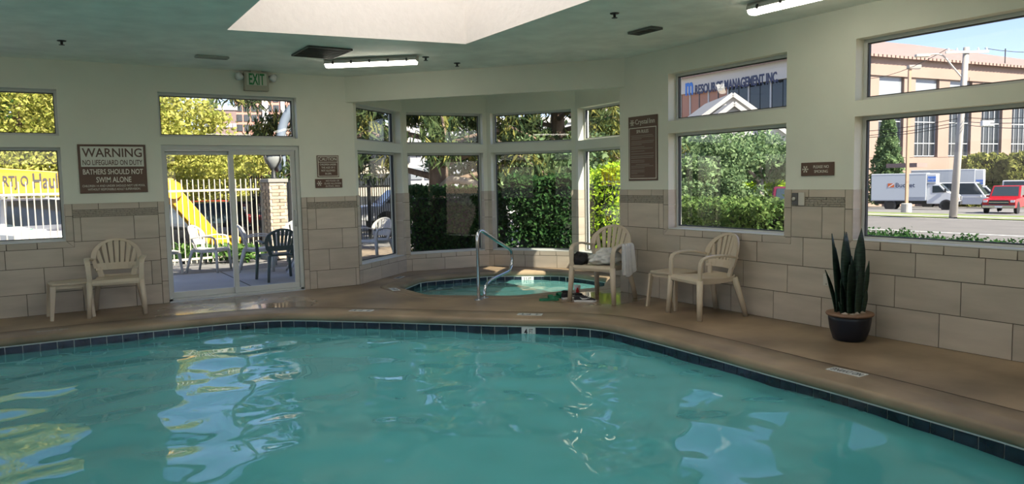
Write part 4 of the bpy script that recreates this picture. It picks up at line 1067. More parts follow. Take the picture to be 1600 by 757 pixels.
pine('old pine with a thick scaly trunk behind the clipped bay hedge', gat(684, 20.5), 9.5, 5.4, 1.5, 40, 3, 44, .06, .2)
pine('younger pine with hanging golden needles beyond the bay', gat(872, 23), 8.5, 3.8, 2.0, 30, 5, 40, .06, .45)
pine('drooping pine beside the patio post', gat(476, 19.8), 7.5, 2.3, 3.2, 16, 9, 30, .05, .35)
def low_limb(pt):
    o = lambda px, py, d: tuple(at(px, py, d)-pt.location)
    MB().tube([o(684, 300, 20.4), o(705, 280, 19.8), o(728, 283, 19.4), o(764, 292, 19.)], [.13, .11, .09, .07], 8).build('bare_limb', barkp, pt, smooth=True)
low_limb(D.objects['pine_tree'])

# hedges by the bay
vdir = math.atan2(CR.y, CR.x)
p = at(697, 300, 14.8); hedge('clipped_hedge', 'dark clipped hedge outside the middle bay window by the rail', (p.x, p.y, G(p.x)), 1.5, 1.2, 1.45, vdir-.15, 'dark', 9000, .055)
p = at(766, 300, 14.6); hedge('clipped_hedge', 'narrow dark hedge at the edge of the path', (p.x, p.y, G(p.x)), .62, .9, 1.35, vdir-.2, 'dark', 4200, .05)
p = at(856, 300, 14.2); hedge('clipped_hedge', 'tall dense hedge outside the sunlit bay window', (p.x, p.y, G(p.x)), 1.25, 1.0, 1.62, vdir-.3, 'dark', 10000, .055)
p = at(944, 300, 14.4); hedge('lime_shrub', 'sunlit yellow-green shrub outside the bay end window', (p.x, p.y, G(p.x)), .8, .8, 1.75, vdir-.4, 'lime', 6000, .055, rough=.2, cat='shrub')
g = gat(775, 27); tree('silver_shrub', 'feathery grey-green shrub behind the bay hedges', g, 4.2, [((0, 0, 2.3), (2.6, 1.6, 1.5)), ((2.2, 0, 2.2), (2, 1.5, 1.4))], 'grey', 4200, .16, .07, seed=21)
g = gat(880, 19); tree('silver_shrub', 'pale grey-green shrub beyond the tall bay hedge', g, 3.2, [((0, 0, 1.9), (1.5, 1.2, 1.1)), ((.7, 0, 1.3), (1.2, 1, .8))], 'grey', 3600, .11, .06, seed=22)
g = gat(960, 24); tree('street_tree', 'green tree behind the lime shrub', g, 5, [((0, 0, 2.2), (2.2, 2, 1.6)), ((1.2, 0, 3.0), (1.6, 1.4, 1.0)), ((-.9, 0, 1.6), (1.6, 1.4, .9))], 'grey', 5200, .14, .1, seed=23)
# street wall side
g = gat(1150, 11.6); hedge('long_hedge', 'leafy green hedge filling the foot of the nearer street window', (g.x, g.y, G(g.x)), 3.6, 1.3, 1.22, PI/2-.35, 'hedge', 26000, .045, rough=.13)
g = gat(1188, 30); tree('maple_tree', 'spreading green tree with a pale trunk behind the leafy hedge', g, 5, [((0, 0, 2.9), (2.2, 2, .75)), ((-1.9, 0, 2.7), (1.6, 1.6, .75)), ((1.8, 0, 2.6), (1.5, 1.5, .8)), ((.6, .5, 2.2), (1.9, 1.6, .5))], 'grey', 13000, .10, .17, barkp, seed=31)
g = gat(1098, 26); tree('maple_tree', 'bushy green tree beside the dark window edge', g, 4.6, [((0, 0, 2.4), (1.8, 1.7, .95)), ((.9, 0, 1.7), (1.5, 1.3, .9)), ((-1.0, 0, 1.8), (1.4, 1.2, 1.)), ((1.3, 0, 2.4), (1.2, 1, .7))], 'grey', 12000, .095, .1, seed=32)
g = gat(1140, 36); tree('fir_tree', 'dark fir tree between the two street trees', g, 5.4, [((0, 0, 1.0), (2.6, 2, .8)), ((0, 0, 1.8), (2, 1.6, .7)), ((0, 0, 2.5), (1.5, 1.2, .6))], 'dark', 5200, .2, .12, seed=33)
g = gat(1215, 34); tree('lime_bush', 'bright green bush beside the maroon car', g, 3.4, [((0, 0, 1.8), (1.7, 1.3, 1.2))], 'lime', 2600, .17, .06, seed=34)
g = gat(1352, 12.2); hedge('low_hedge', 'low dark evergreen hedge under the street window behind the plant', (g.x+1.6, g.y-1.6, G(g.x)-.1), 7., 1.1, .62, PI/2-.30, 'dark', 24000, .04, core=False, rough=.22)
def spruce(label, base, h, r, n, size):
    base = Vector(base); o = thing('spruce_tree', label, 'tree', base); MB().tube([(0, 0, 0), (0, 0, h)], [.16, .03], 8).build('trunk', bark, o)
    a = RNG.random(n)*2*PI; z = RNG.random(n)**.8; rad = r*(1-z*.86)*(.35+.65*RNG.random(n)**.5)*(1+.28*np.sin(z*31+2*np.sin(a*3)))
    link('needles', leaf_mesh('needles', np.stack([rad*np.cos(a), rad*np.sin(a), .3+z*(h-.3)], 1), size, 2.2, LF['grey'], .2), o); return o
spruce('green spruce tree at the corner of the office building', gat(1386, 84), 9.4, 2.0, 9000, .2)
for k, (px, L, lab) in enumerate(((1535, 4.0, 'flat-topped golden juniper above the large box truck'), (1594, 3.4, 'flat-topped golden juniper beside the office wall'))):
    p = at(px, 258, 95); hedge('juniper', lab, (p.x, p.y, G(p.x)), L, 2.2, p.z-G(p.x)+.7, vdir, 'jun', 4200, .4, rough=.22, cat='shrub')
# weeds at the foot of the fence
for k in range(6):
    p = ong(275+k*22, 409); pts = ball(240, (0, 0, .18), (.42, .25, .2), .1); o = link('ground_plant', leaf_mesh('ground_plant', pts, .07, 1.6, LF['green']), None, (p.x, p.y, -.08))
    tag(o, 'low leafy plant at the foot of the white fence', 'plant', 'low plants along the fence')
# ================================================================ OUTSIDE, BUILT THINGS
fencew = mat('fence_cream', (.44, .40, .32), .6); fenceb = mat('fence_black', (.015, .016, .017), .5); yellow = mat('machine_yellow', (.58, .30, .012), .45, var=.06, scale=1.); blackr = mat('rubber_black', (.02, .02, .02), .8)
def fence(label, a, b, mt, n, h=1.62, r1=1.42, r0=.02):
    a = Vector((*a, -.1)); b = Vector((*b, -.1)); d = b-a; r = thing('picket_fence', label, 'fence', a, math.atan2(d.y, d.x)); L = d.length
    for z in (r0+.1, r1+.1): MB().box(0, L, -.018, .018, z-.022, z+.022).build('rail', mt, r)
    me = MB().box(-.0095, .0095, -.0095, .0095, .0, h+.1).mesh('picket', mt)
    for k in range(n): link('picket', me, r, ((k+.5)*L/n, 0, .03))
    for k in range(0, 4): MB().box(k*L/3-.03, k*L/3+.03, -.03, .03, 0, h+.08).build('post', mt, r)
    return r
fence('cream picket fence along the far edge of the patio', (-3.4, 15.1), (4.05, 16.65), fencew, 68)
fence('black picket fence beyond the brick pillar', (4.65, 16.8), (8.6, 19.6), fenceb, 44)
fence('black picket fence in front of the narrow bay window', (6.3, 18.4), (4.9, 21.5), fenceb, 34, 1.75)
# brick pillar with lantern
g = gat(428, 17.0); pil = thing('brick_pillar', 'pale brick pillar at the fence corner carrying a lantern', 'pillar', (g.x, g.y, -.1), .15)
brickm = mat('brick_tan', (.38, .30, .22), .85, rnd=.2, var=.1, scale=12); W2 = .19
MB().box(-W2+.01, W2-.01, -W2+.01, W2-.01, 0, 1.66).build('mortar_core', mat('mortar', (.40, .36, .31), .9), pil)
me = MB().box(-.092, .092, -.0095, .0095, 0, .062).mesh('brick', brickm)
for row in range(23):
    for sd in range(4):
        for k in range(2):
            o = (k-.5)*.19+(.0475 if row % 2 else -.0475)*(1 if k == 0 else 1)
            c, s_ = math.cos(sd*PI/2), math.sin(sd*PI/2); x, y = max(-.098, min(.098, o)), -W2+.004
            link('brick', me, pil, (x*c-y*s_, x*s_+y*c, .006+row*.072), (0, 0, sd*PI/2))
MB().box(-.225, .225, -.225, .225, 1.66, 1.74).build('cap', mat('cap_stone', (.24, .23, .21), .8), pil, bevel=.012)
lan = thing('lantern', 'black framed bowl lantern on top of the brick pillar', 'lantern', (g.x, g.y, 1.64), .15)
MB().lathe([(.09, 0), (.07, .03), (.05, .06), (.04, .22), (.0, .22)], 12).build('stem', fenceb, lan, smooth=True, fix=True)
MB().lathe([(.04, .2), (.10, .28), (.17, .36), (.20, .46), (.20, .52), (0, .52)], 16).build('glass_bowl', mat('lantern_glass', (.30, .31, .30), .3), lan, smooth=True, fix=True)
for k in range(4):
    a = k*PI/2+.4; MB().tube([(.05*math.cos(a), .05*math.sin(a), .2), (.12*math.cos(a), .12*math.sin(a), .28), (.205*math.cos(a), .205*math.sin(a), .40), (.225*math.cos(a), .225*math.sin(a), .53)], .02, 6).build('rib', fenceb, lan, smooth=True)
MB().lathe([(.225, .50), (.235, .51), (.235, .53), (.215, .53)], 16).build('rim', fenceb, lan, fix=True)
g = gat(441, 19.5); o = thing('curved_mast', 'thick pale blue-grey mast curving over at the top', 'mast', (g.x, g.y, -.1), math.atan2(CR.y, CR.x))
MB().tube(catmull([(0, 0, 0), (.03, 0, 1.5), (.0, 0, 2.4), (.02, 0, 2.85), (.12, 0, 3.2), (.32, 0, 3.5), (.62, 0, 3.72), (1.1, 0, 3.85), (1.8, 0, 3.9)], .15), .11, 12).build('tube', mat('mast_paint', (.20, .24, .30), .4), o, smooth=True)
MB().lathe([(.2, 0), (.2, .04), (.12, .06), (.12, .2), (0, .2)], 14).build('base_plate', mat('mast_paint', (.20, .24, .30), .4), o, fix=True)

# patio furniture
def pat(px, py): p = onz(px, py, -.1); return (p.x, p.y, -.1)
chair(white_pl, 'white plastic chair on the patio facing away from the fence', pat(328, 424), math.radians(55), 'white patio chairs')
chair(green_pl, 'dark green plastic chair on the patio with its back to the door', pat(436, 437), math.radians(182))
chair(white_pl, 'white plastic chair behind the green chair at the patio table', pat(461, 412), math.radians(-35), 'white patio chairs')
chair(white_pl, 'white plastic chair at the patio table beside the door stile', pat(403, 423), math.radians(75), 'white patio chairs')
chair(white_pl, 'white plastic chair seen through the narrow bay window', pat(588, 407), math.radians(-65), 'white patio chairs')
side_table(white_pl, 'low white plastic table at the edge of the patio', pat(258, 428), .3)
p = pat(474, 424); t = thing('patio_table', 'white round patio table behind the green chair', 'table', p)
MB().lathe([(0, .70), (.48, .70), (.5, .71), (.5, .73), (0, .735)], 28).build('tabletop', white_pl, t, smooth=False, fix=True)
for k in range(4):
    a = k*PI/2+.6; MB().beam((.42*math.cos(a), .42*math.sin(a), 0), (-.25*math.cos(a), -.25*math.sin(a), .7), .05, .03).build('leg', white_pl, t)

# ---------------------------------------------------------------- vehicles (x forward, y left)
tyre = mat('tyre', (.018, .018, .019), .8); rimw = mat('wheel_rim', (.5, .51, .52), .3, .6); glassd = mat('car_glass', (.03, .045, .055), .08); chromec = mat('car_chrome', (.6, .6, .6), .18, 1.); lampc = mat('car_lamp', (.8, .8, .78), .15); lampr = mat('car_tail', (.35, .01, .01), .3); trimb = mat('car_trim', (.03, .03, .032), .6)
def wheel(r, x, y, R, w=.22):
    sg = 1 if y > 0 else -1
    wh = MB().lathe([(R*.62, -w/2), (R*.94, -w/2), (R, -w*.35), (R, w*.35), (R*.94, w/2), (R*.62, w/2)], 20, (0, 0, 0), 'y').build('wheel', tyre, r, smooth=False, loc=(x, y-sg*w/2, R), fix=True)
    h_ = MB().lathe([(0, sg*w*.38), (R*.3, sg*w*.40), (R*.62, sg*w*.45), (R*.66, sg*w*.3)], 14, (0, 0, 0), 'y').build('hub', rimw, wh, fix=True); return wh
def car(name, label, loc, rz, paint_, L=4.6, W_=1.8, H=1.5, kind='sedan', group=None):
    r = thing(name, label, 'car', loc, rz, group); h = H; a = L/2
    if kind == 'pickup':
        low = [(-a, .45), (-a, 1.08), (-.55, 1.08), (-.55, 1.12), (1.05, 1.12), (a-.12, 1.02), (a, .85), (a, .42)]; cab = (-.55, 1.25, 1.1, h, .1, .75)
    elif kind == 'van':
        low = [(-a, .4), (-a, 1.1), (a-1.1, 1.1), (a-.15, .95), (a, .75), (a, .38)]; cab = (-a, a-.9, 1.08, h, .05, .95)
    else:
        low = [(-a, .42), (-a, .82), (-a+.15, .92), (a-1.3, .92), (a-.15, .78), (a, .62), (a, .38)]; cab = (-a+.45 if kind != 'sedan' else -a+.75, a-1.25, .9, h, .35 if kind != 'sedan' else .6, .7)
    MB().extr(low, 'y', -W_/2, W_/2).build('body', paint_, r, bevel=.05, fix=True)
    x0, x1, z0, z1, ra, fa = cab; i = .13
    A = [(x0, -W_/2+.04, z0), (x1, -W_/2+.04, z0), (x1, W_/2-.04, z0), (x0, W_/2-.04, z0)]; B = [(x0+ra, -W_/2+i, z1), (x1-fa, -W_/2+i, z1), (x1-fa, W_/2-i, z1), (x0+ra, W_/2-i, z1)]
    MB().hexa(A, B).build('cabin', paint_, r, bevel=.05)
    def lerp(p, q, t): return tuple(p[k]+(q[k]-p[k])*t for k in range(3))
    def panel(nm, p0, p1, p2, p3, out):
        c = [Vector(p) for p in (p0, p1, p2, p3)]; o = Vector(out)*.012; m_ = sum(c, Vector())/4; c = [m_+(q-m_)*.86 for q in c]
        MB().hexa([q-o*.5 for q in c], [q+o for q in c]).build(nm, glassd, r, fix=True)
    panel('windscreen', lerp(A[1], B[1], .08), lerp(A[2], B[2], .08), B[2], B[1], (1, 0, .6)); panel('rear_window', lerp(A[0], B[0], .1), lerp(A[3], B[3], .1), B[3], B[0], (-1, 0, .5))
    for sg, (q0, q1, q2, q3) in ((-1, (A[0], A[1], B[1], B[0])), (1, (A[3], A[2], B[2], B[3]))):
        n_ = 2
        for k in range(n_): panel('side_window', lerp(lerp(q0, q1, k/n_), lerp(q3, q2, k/n_), .12), lerp(lerp(q0, q1, (k+1)/n_), lerp(q3, q2, (k+1)/n_), .12), lerp(q3, q2, (k+1)/n_), lerp(q3, q2, k/n_), (0, sg, .1))
    R = .40 if kind == 'pickup' else .34
    for x in (-a+.95, a-.9):
        for sg in (-1, 1):
            MB().lathe([(R*1.18, -.02), (R*1.18, .02), (0, .02)], 18, (x, sg*(W_/2-.005), R), 'y').build('wheel_arch', trimb, r, fix=True); wheel(r, x, sg*(W_/2+.015), R)
    bm = chromec if kind == 'pickup' else trimb
    MB().box(a-.08, a+.06, -W_/2+.02, W_/2-.02, .42, .62).build('front_bumper', bm, r, bevel=.03); MB().box(-a-.06, -a+.08, -W_/2+.02, W_/2-.02, .42, .62).build('rear_bumper', bm, r, bevel=.03)
    gz = (.68, .98) if kind == 'pickup' else (.62, .76)
    MB().box(a-.02, a+.03, -W_*.30, W_*.30, *gz).build('grille', trimb, r); MB().box(a+.02, a+.04, -W_*.3, W_*.3, (gz[0]+gz[1])/2-.025, (gz[0]+gz[1])/2+.025).build('grille_bar', chromec, r)
    for sg in (-1, 1):
        MB().box(a-.14, a+.02, sg*W_*.41-.13, sg*W_*.41+.13, gz[1]-.16, gz[1]).build('headlamp', lampc, r); MB().box(-a-.02, -a+.05, sg*W_*.44-.08, sg*W_*.44+.08, .70, .9).build('tail_lamp', lampr, r)
        MB().box(x1-.55, x1-.38, sg*(W_/2+.12)-.1, sg*(W_/2+.12)+.1, z0+.02, z0+.18).build('mirror', paint_, r)
    MB().box(a+.055, a+.065, -.22, .22, .46, .57).build('number_plate', lampc, r)
    return r
cw = mat('car_white', (.58, .59, .60), .25); cr = mat('car_red', (.40, .012, .018), .22); ck = mat('car_black', (.015, .016, .02), .2); cmr = mat('car_maroon', (.12, .01, .03), .25); cs = mat('car_silver', (.45, .46, .48), .25, .4); cb = mat('car_blue', (.05, .08, .2), .25)
car('parked_pickup', 'white pickup seen from behind through the far window', gat(52, 21), math.radians(110), cw, 5.4, 1.95, 1.85, 'pickup')
car('parked_car', 'black car behind the fence below the yellow arm', gat(296, 24.0), math.radians(105), ck, 4.7, 1.85, 1.6, 'suv')
car('parked_car', 'red car beyond the fence with a bright wheel', gat(337, 31), math.radians(-8), cr, 4.6, 1.8, 1.5)
for k, (px, d, m_, lab) in enumerate(((318, 52, cs, 'silver car parked in the distance behind the fence'), (372, 55, cb, 'dark blue car parked in the distance behind the fence'), (408, 50, cmr, 'dark red car parked in the distance beside the pillar'))): car('distant_car', lab, gat(px, d), math.radians(10+k*5), m_, 4.4, 1.8, 1.5)
car('parked_car', 'white car glimpsed above the clipped bay hedge', gat(650, 27), math.radians(-10), cw, 4.5, 1.8, 1.45); car('parked_car', 'white car glimpsed between the bay hedges', gat(790, 33), math.radians(-25), cw, 4.6, 1.8, 1.5)
car('parked_car', 'maroon car half hidden by the leafy hedge', gat(1248, 26), math.radians(38), cmr, 4.6, 1.8, 1.6, 'suv')
p = ong(1562, 333); car('pickup_truck', 'bright red pickup with a chrome bumper beside the trucks', (p.x+1.2, p.y, G(p.x)), math.radians(193), cr, 5.8, 2.0, 1.95, 'pickup')
whitet = mat('truck_white', (.60, .62, .64), .35); boxs = mat('truck_box_side', (.46, .50, .55), .4); navyt = mat('logo_navy', (.02, .03, .09), .5); orange = mat('logo_orange', (.55, .12, .03), .5); bluep = mat('panel_blue', (.08, .2, .6), .45)
def box_truck(label, loc, rz, L=6.8, H=3.15, W_=2.2):
    r = thing('box_truck', label, 'truck', loc, rz); a = L/2; bx = a-2.45
    MB().box(-a, bx, -W_/2, W_/2, .78, H).build('cargo_box', boxs, r, bevel=.05)
    MB().box(bx, bx+.75, -W_/2+.06, W_/2-.06, 2.25, H-.05).build('attic', whitet, r, bevel=.06)
    prof = [(bx+.02, .5), (bx+.02, 2.2), (bx+.95, 2.2), (bx+1.6, 1.5), (a-.1, 1.25), (a, 1.0), (a, .5)]
    MB().extr(prof, 'y', -.98, .98).build('cab', whitet, r, bevel=.05, fix=True)
    MB().box(-a+.2, a-.3, -.5, .5, .45, .8).build('chassis', trimb, r)
    MB().box(a-.05, a+.08, -.98, .98, .42, .72).build('front_bumper', trimb, r, bevel=.03); MB().box(a-.02, a+.03, -.72, .72, .78, 1.12).build('grille', trimb, r)
    for sg in (-1, 1):
        MB().box(a-.06, a+.04, sg*.82-.14, sg*.82+.14, .8, 1.1).build('headlamp', lampc, r)
        MB().box(a-.18, a-.02, sg*.985-.01, sg*.985+.01, .82, 1.02).build('indicator_lamp', orange, r)
        q = [(bx+.45, 1.45), (bx+.45, 2.05), (bx+.92, 2.05), (bx+1.42, 1.5)]
        MB().extr(q, 'y', sg*.985-.012, sg*.985+.012).build('side_window', glassd, r, fix=True); MB().box(bx+1.35, bx+1.5, sg*1.12-.1, sg*1.12+.1, 1.5, 1.8).build('mirror', trimb, r)
        for x, R in ((-a+1.55, .38), (a-.95, .38)):
            MB().lathe([(R*1.3, -.03), (R*1.3, .03), (0, .03)], 18, (x, sg*(W_/2-.06 if x < 0 else .97), R), 'y').build('wheel_arch', trimb, r, fix=True); wheel(r, x, sg*(W_/2-.01 if x < 0 else 1.0), R, .26)
        y = -W_/2-.006
        if sg < 0:
            MB().extr([(-a+1.35, 1.95), (-a+1.85, 1.95), (-a+1.85, 2.3), (-a+1.35, 2.3)], 'y', y-.006, y+.004).build('logo_square', orange, r, fix=True); MB().beam((-a+1.4, y-.008, 1.97), (-a+1.83, y-.008, 2.27), .09, .006, (0, 1, 0)).build('logo_stripe', whitet, r)
            text('logo_lettering', 'Budget', navyt, r, 1.5, .38, -a+2.72, 1.95, y=y-.008, bold=.01); text('rate_lettering', 'Budget', whitet, MB().box(bx+.08, bx+.70, -W_/2+.045, -W_/2+.06, 2.42, 2.86).build('blue_panel', bluep, r), .58, .16, bx+.39, 2.56, y=-W_/2+.042)
            for z in (1.0, 1.08, .92): MB().box(bx-1.3, bx-.1, y-.003, y+.003, z-.012, z+.012).build('fleet_stripe', mat('stripe_grey', (.2, .22, .26), .5), r)
    q0, q1 = (bx+.98, 2.16), (bx+1.58, 1.53); MB().hexa([(q0[0], -.85, q0[1]), (q1[0], -.92, q1[1]), (q1[0], .92, q1[1]), (q0[0], .85, q0[1])], [(q0[0]+.03, -.85, q0[1]+.03), (q1[0]+.03, -.92, q1[1]+.03), (q1[0]+.03, .92, q1[1]+.03), (q0[0]+.03, .85, q0[1]+.03)]).build('windscreen', glassd, r, fix=True)
    MB().box(-a, bx, -W_/2-.012, W_/2+.012, .76, .84).build('lower_rail', mat('stripe_grey', (.2, .22, .26), .5), r); MB().box(-a, bx, -W_/2-.012, W_/2+.012, H-.09, H-.03).build('upper_rail', whitet, r); return r
TH = math.radians(-68)
p = ong(1430, 327); box_truck('small white rental box truck behind the parking lot lamp post', p, TH)
p = ong(1512, 321); p2 = at(1528, 300, 91); box_truck('large white rental box truck behind the wooden utility pole', (p2.x-2.2, p2.y+1., G(p2.x)), TH, 8.2, 3.95, 2.35)
p2 = at(1510, 300, 83); car('white_van', 'white van parked between the two box trucks', (p2.x, p2.y, G(p2.x)), TH-.12, cw, 5.4, 2.0, 2.45, 'van'); p2 = at(1622, 300, 86); car('white_van', 'white van parked behind the red pickup', (p2.x, p2.y, G(p2.x)), TH-.1, cw, 5.6, 2.0, 2.7, 'van')

# boom lift
bl_ = gat(345, 20.2); bo = thing('boom_lift', 'yellow boom lift with a long lettered boom behind the fence', 'boom lift', (bl_.x, bl_.y, -.1))
def rel(v): return tuple(Vector(v)-bo.location)
k0, k1 = at(-60, 280, 19.6), at(268, 297, 20.2)
MB().beam(rel(k0), rel(k1), .42, .55, (0, 0, 1)).build('main_boom', yellow, bo, bevel=.02)
dd = (k1-k0); dl = Vector((dd.x, dd.y)).length; ang_ = math.atan2(dd.y, dd.x); 
nrm = Vector((math.sin(ang_), -math.cos(ang_), 0))
def on_boom(px, py):
    v = ray(px, py); o_ = Vector((0, 0, CAMH)); return o_+v*((k0+nrm*.225-o_).dot(nrm)/v.dot(nrm))
for w_, px0, px1, py, hh in (('RTJ O', 5, 45, 291, .22), ('Haulotte', 52, 128, 293.5, .32)):
    a_ = on_boom(px0, py); b_ = on_boom(px1, py); c_ = (a_+b_)/2
    o = text('boom_lettering', w_, trimb, bo, (b_-a_).length, hh, *(0, 0), y=0, bold=.02); o.location = rel(c_); o.rotation_euler = (PI/2, 0, ang_)
j0, j1 = at(262, 298, 20.2), at(350, 396, 20.2)
for off_ in (-.16, .16): MB().beam(rel(j0+nrm*off_+Vector((0, 0, .06))), rel(j1+nrm*off_), .10, .36).build('lower_arm', yellow, bo, bevel=.015)
MB().beam(rel(at(272, 306, 20.2)), rel(at(330, 372, 20.2)), .16, .14).build('lift_cylinder', trimb, bo)
MB().lathe([(.22, -.35), (.22, .35)], 16, rel(k1), 'y').build('knuckle_pin', yellow, bo, fix=True)
MB().box(-.35, .35, -.35, .35, .0, .32).build('turret', yellow, bo, bevel=.04); MB().box(-.9, .9, -.6, .6, -.2, .05).build('chassis', trimb, bo)
for x in (-.75, .75):
    for y in (-.62, .62): wheel(bo, x, y, .3, .25).location.z -= .42
# small carts: excavator-like dark cab beside pillar and sign
o = thing('utility_cart', 'small cart with a black canopy beside the brick pillar', 'cart', gat(404, 22.5), math.radians(20))
MB().box(-.55, .55, -.5, .5, .35, .8).build('body', mat('cart_tan', (.35, .24, .12), .6), o, bevel=.04); MB().extr([(-.62, 1.62), (-.4, 1.76), (.4, 1.76), (.62, 1.6), (.6, 1.55), (-.6, 1.55)], 'y', -.55, .55).build('canopy', ck, o, fix=True)
for x in (-.5, .5):
    for y in (-.45, .45): MB().beam((x, y, .8), (x, y, 1.6), .05, .05).build('canopy_post', ck, o)
for x in (-.4, .4):
    for y in (-.5, .5): wheel(o, x, y, .25, .16)
o = thing('sign_board', 'plain white board on a green post in front of the white pickup', 'sign', gat(42, 17.6), math.atan2(CR.y, CR.x)+.5)
MB().box(-.27, .27, -.02, .02, .45, .95).build('board', cw, o, bevel=.02); MB().box(-.035, .035, .02, .07, 0, .97).build('post', mat('post_green', (.12, .28, .2), .6), o)

# ---------------------------------------------------------------- buildings
crm = mat('panel_cream', (.29, .205, .165), .8, var=.05, scale=.4); grm = mat('panel_grey', (.50, .49, .47), .8); rooft = mat('roof_clay', (.25, .18, .16), .8, var=.08, scale=.6); gl = mat('office_glass', (.02, .025, .032), .05); glp = mat('office_glass_pale', (.25, .27, .29), .2); mul = mat('mullion', (.42, .43, .44), .5); clay = mat('eave_tile', (.30, .20, .165), .7); sky_blue = mat('logo_blue', (.03, .16, .55), .5); brickr = mat('panel_red', (.36, .19, .14), .7)
def office():
    C = Vector((68., 47.6, 0)); hx = Vector((math.cos(-.115), math.sin(-.115), 0)); hy = Vector((0.03, 1, 0)).normalized(); zb = -2.2
    r = thing('office_building', 'two-storey cream office building with a clay hip roof across the street', 'building', (C.x, C.y, zb)); Z = lambda z: z-zb
    FX = Frame((0, 0), (hx.x, hx.y), (-hx.y, hx.x)); FY = Frame((0, 0), (hy.x, hy.y), (hy.y, -hy.x))
    LX, LY = 62., 46.
    core = MB().prism([(0.4, .4), tuple((hx*LX+Vector((0, .4, 0)))[:2]), tuple((hx*LX+hy*LY)[:2]), tuple((hy*LY+Vector((.4, 0, 0)))[:2])], 0, Z(12)); core.build('core', crm, r, fix=True)
    m_ = MB(); FX.box(m_, -.2, LX, -.15, .6, 0, Z(3.2)); m_.build('plinth_wall', crm, r)
    m_ = MB(); FX.box(m_, -.3, LX, -.4, .6, Z(11.85), Z(13.8)); m_.build('fascia', crm, r)
    m_ = MB(); FY.box(m_, -.3, LY, -.4, .6, Z(11.85), Z(13.8)); m_.build('fascia', grm, r)
    k = 0
    for a in [x*5.8+.6 for x in range(10)]:
        m_ = MB(); FX.box(m_, a-.6, a+1.25, -.2, .5, Z(3.2), Z(11.85)); m_.build('pier', crm, r)
        m_ = MB(); FX.box(m_, a+1.25, a+5.2, .2, .4, Z(3.3), Z(11.85)); w = m_.build('window', gl, r)
        m_ = MB()
        for i in range(5): FX.box(m_, a+1.25+i*.97-.04, a+1.25+i*.97+.04, .12, .22, Z(3.3), Z(11.85))
        for z in (3.35, 4.75, 7.1, 9.4, 11.8): FX.box(m_, a+1.25, a+5.2, .12, .22, Z(z)-.05, Z(z)+.05)
        m_.build('mullions', mul, w)
        m_ = MB(); FX.box(m_, a+1.3, a+5.15, .1, .2, Z(9.6), Z(11.75)); m_.build('spandrel', glp, w)
    for a in [y*3.1+.8 for y in range(14)]:
        m_ = MB(); FY.box(m_, a, a+2.9, .0, .3, Z(3), Z(11.85)); w = m_.build('window', gl if 2 < a < 12 else brickr, r)
        m_ = MB(); FY.box(m_, a+2.9, a+3.1, -.1, .3, Z(3), Z(11.85)); m_.build('mullion', mul, r)
        m_ = MB(); FY.box(m_, a+1.4, a+1.5, -.06, .02, Z(3), Z(11.85)); m_.build('mullion', gl, w)
    # hip roof
    e = 1.0; E0 = Vector((0, 0, Z(13.8)))-(hx+hy)*e; E1 = E0+hx*(LX+2*e); E3 = E0+hy*(LY+2*e); E2 = E1+hy*(LY+2*e); ap0 = hx*22+hy*20+Vector((0, 0, Z(20.5))); ap1 = hx*(LX-20)+hy*20+Vector((0, 0, Z(20.5)))
    rf = MB().add([E0, E1, E2, E3, ap0, ap1], [(0, 1, 5, 4), (1, 2, 5), (2, 3, 4, 5), (3, 0, 4), (3, 2, 1, 0)]).build('roof', rooft, r)
    m_ = MB()
    for t in range(96):
        q = E0+hx*(t*.66); m_.hexa([q+Vector((0, -.12, -.16)), q+Vector((.58, -.12, -.16)), q+Vector((.58, .1, -.16)), q+Vector((0, .1, -.16))], [q+Vector((0, -.12, .1)), q+Vector((.58, -.12, .1)), q+Vector((.58, .1, .1)), q+Vector((0, .1, .1))])
    for t in range(70):
        q = E0+hy*(t*.66); m_.hexa([q+Vector((-.12, 0, -.16)), q+Vector((.1, 0, -.16)), q+Vector((.1, .58, -.16)), q+Vector((-.12, .58, -.16))], [q+Vector((-.12, 0, .1)), q+Vector((.1, 0, .1)), q+Vector((.1, .58, .1)), q+Vector((-.12, .58, .1))])
    tag(m_.build('eave_tiles', clay, rf), kind='stuff')
    # sign on the left facade, read from the street: runs towards the corner
    def fy(px, py):
        v = ray(px, py); n_ = FY.n; o = C+FY.n*-.42; t = (o-Vector((0, 0, CAMH))).dot(n_)/v.dot(n_); return Vector((0, 0, CAMH))+v*t-Vector((C.x, C.y, zb))
    for w_, p0, p1, mt, hh in (('RESOURCE', (1086, 147), (1129, 141), navyt, 1.05), ('MANAGEMENT', (1132, 140), (1194, 131), navyt, 1.05), ('INC.', (1197, 130), (1216, 127.5), navyt, 1.05), ('m', (1071, 149), (1083, 147), sky_blue, 2.1)):
        a_, b_ = fy(*p0), fy(*p1); c_ = (a_+b_)/2; o = text('sign_lettering', w_, mt, r, (b_-a_).length, hh, 0, 0, y=0, depth=.06, bold=.025); o.location = c_; o.rotation_euler = (PI/2, 0, math.atan2(-hy.y, -hy.x))
    p = at(1571, 76, 100)-Vector((C.x, C.y, zb)); MB().tube([(p.x, p.y, p.z-1.6), (p.x, p.y, p.z)], .06, 8).build('roof_vent', trimb, rf)
    p = at(1441, 258, 80)-Vector((C.x, C.y, zb)); MB().box(p.x-.9, p.x+.9, p.y, p.y+3, p.z-.2, p.z+.2).build('door_canopy', rooft, r)
    return r
office()
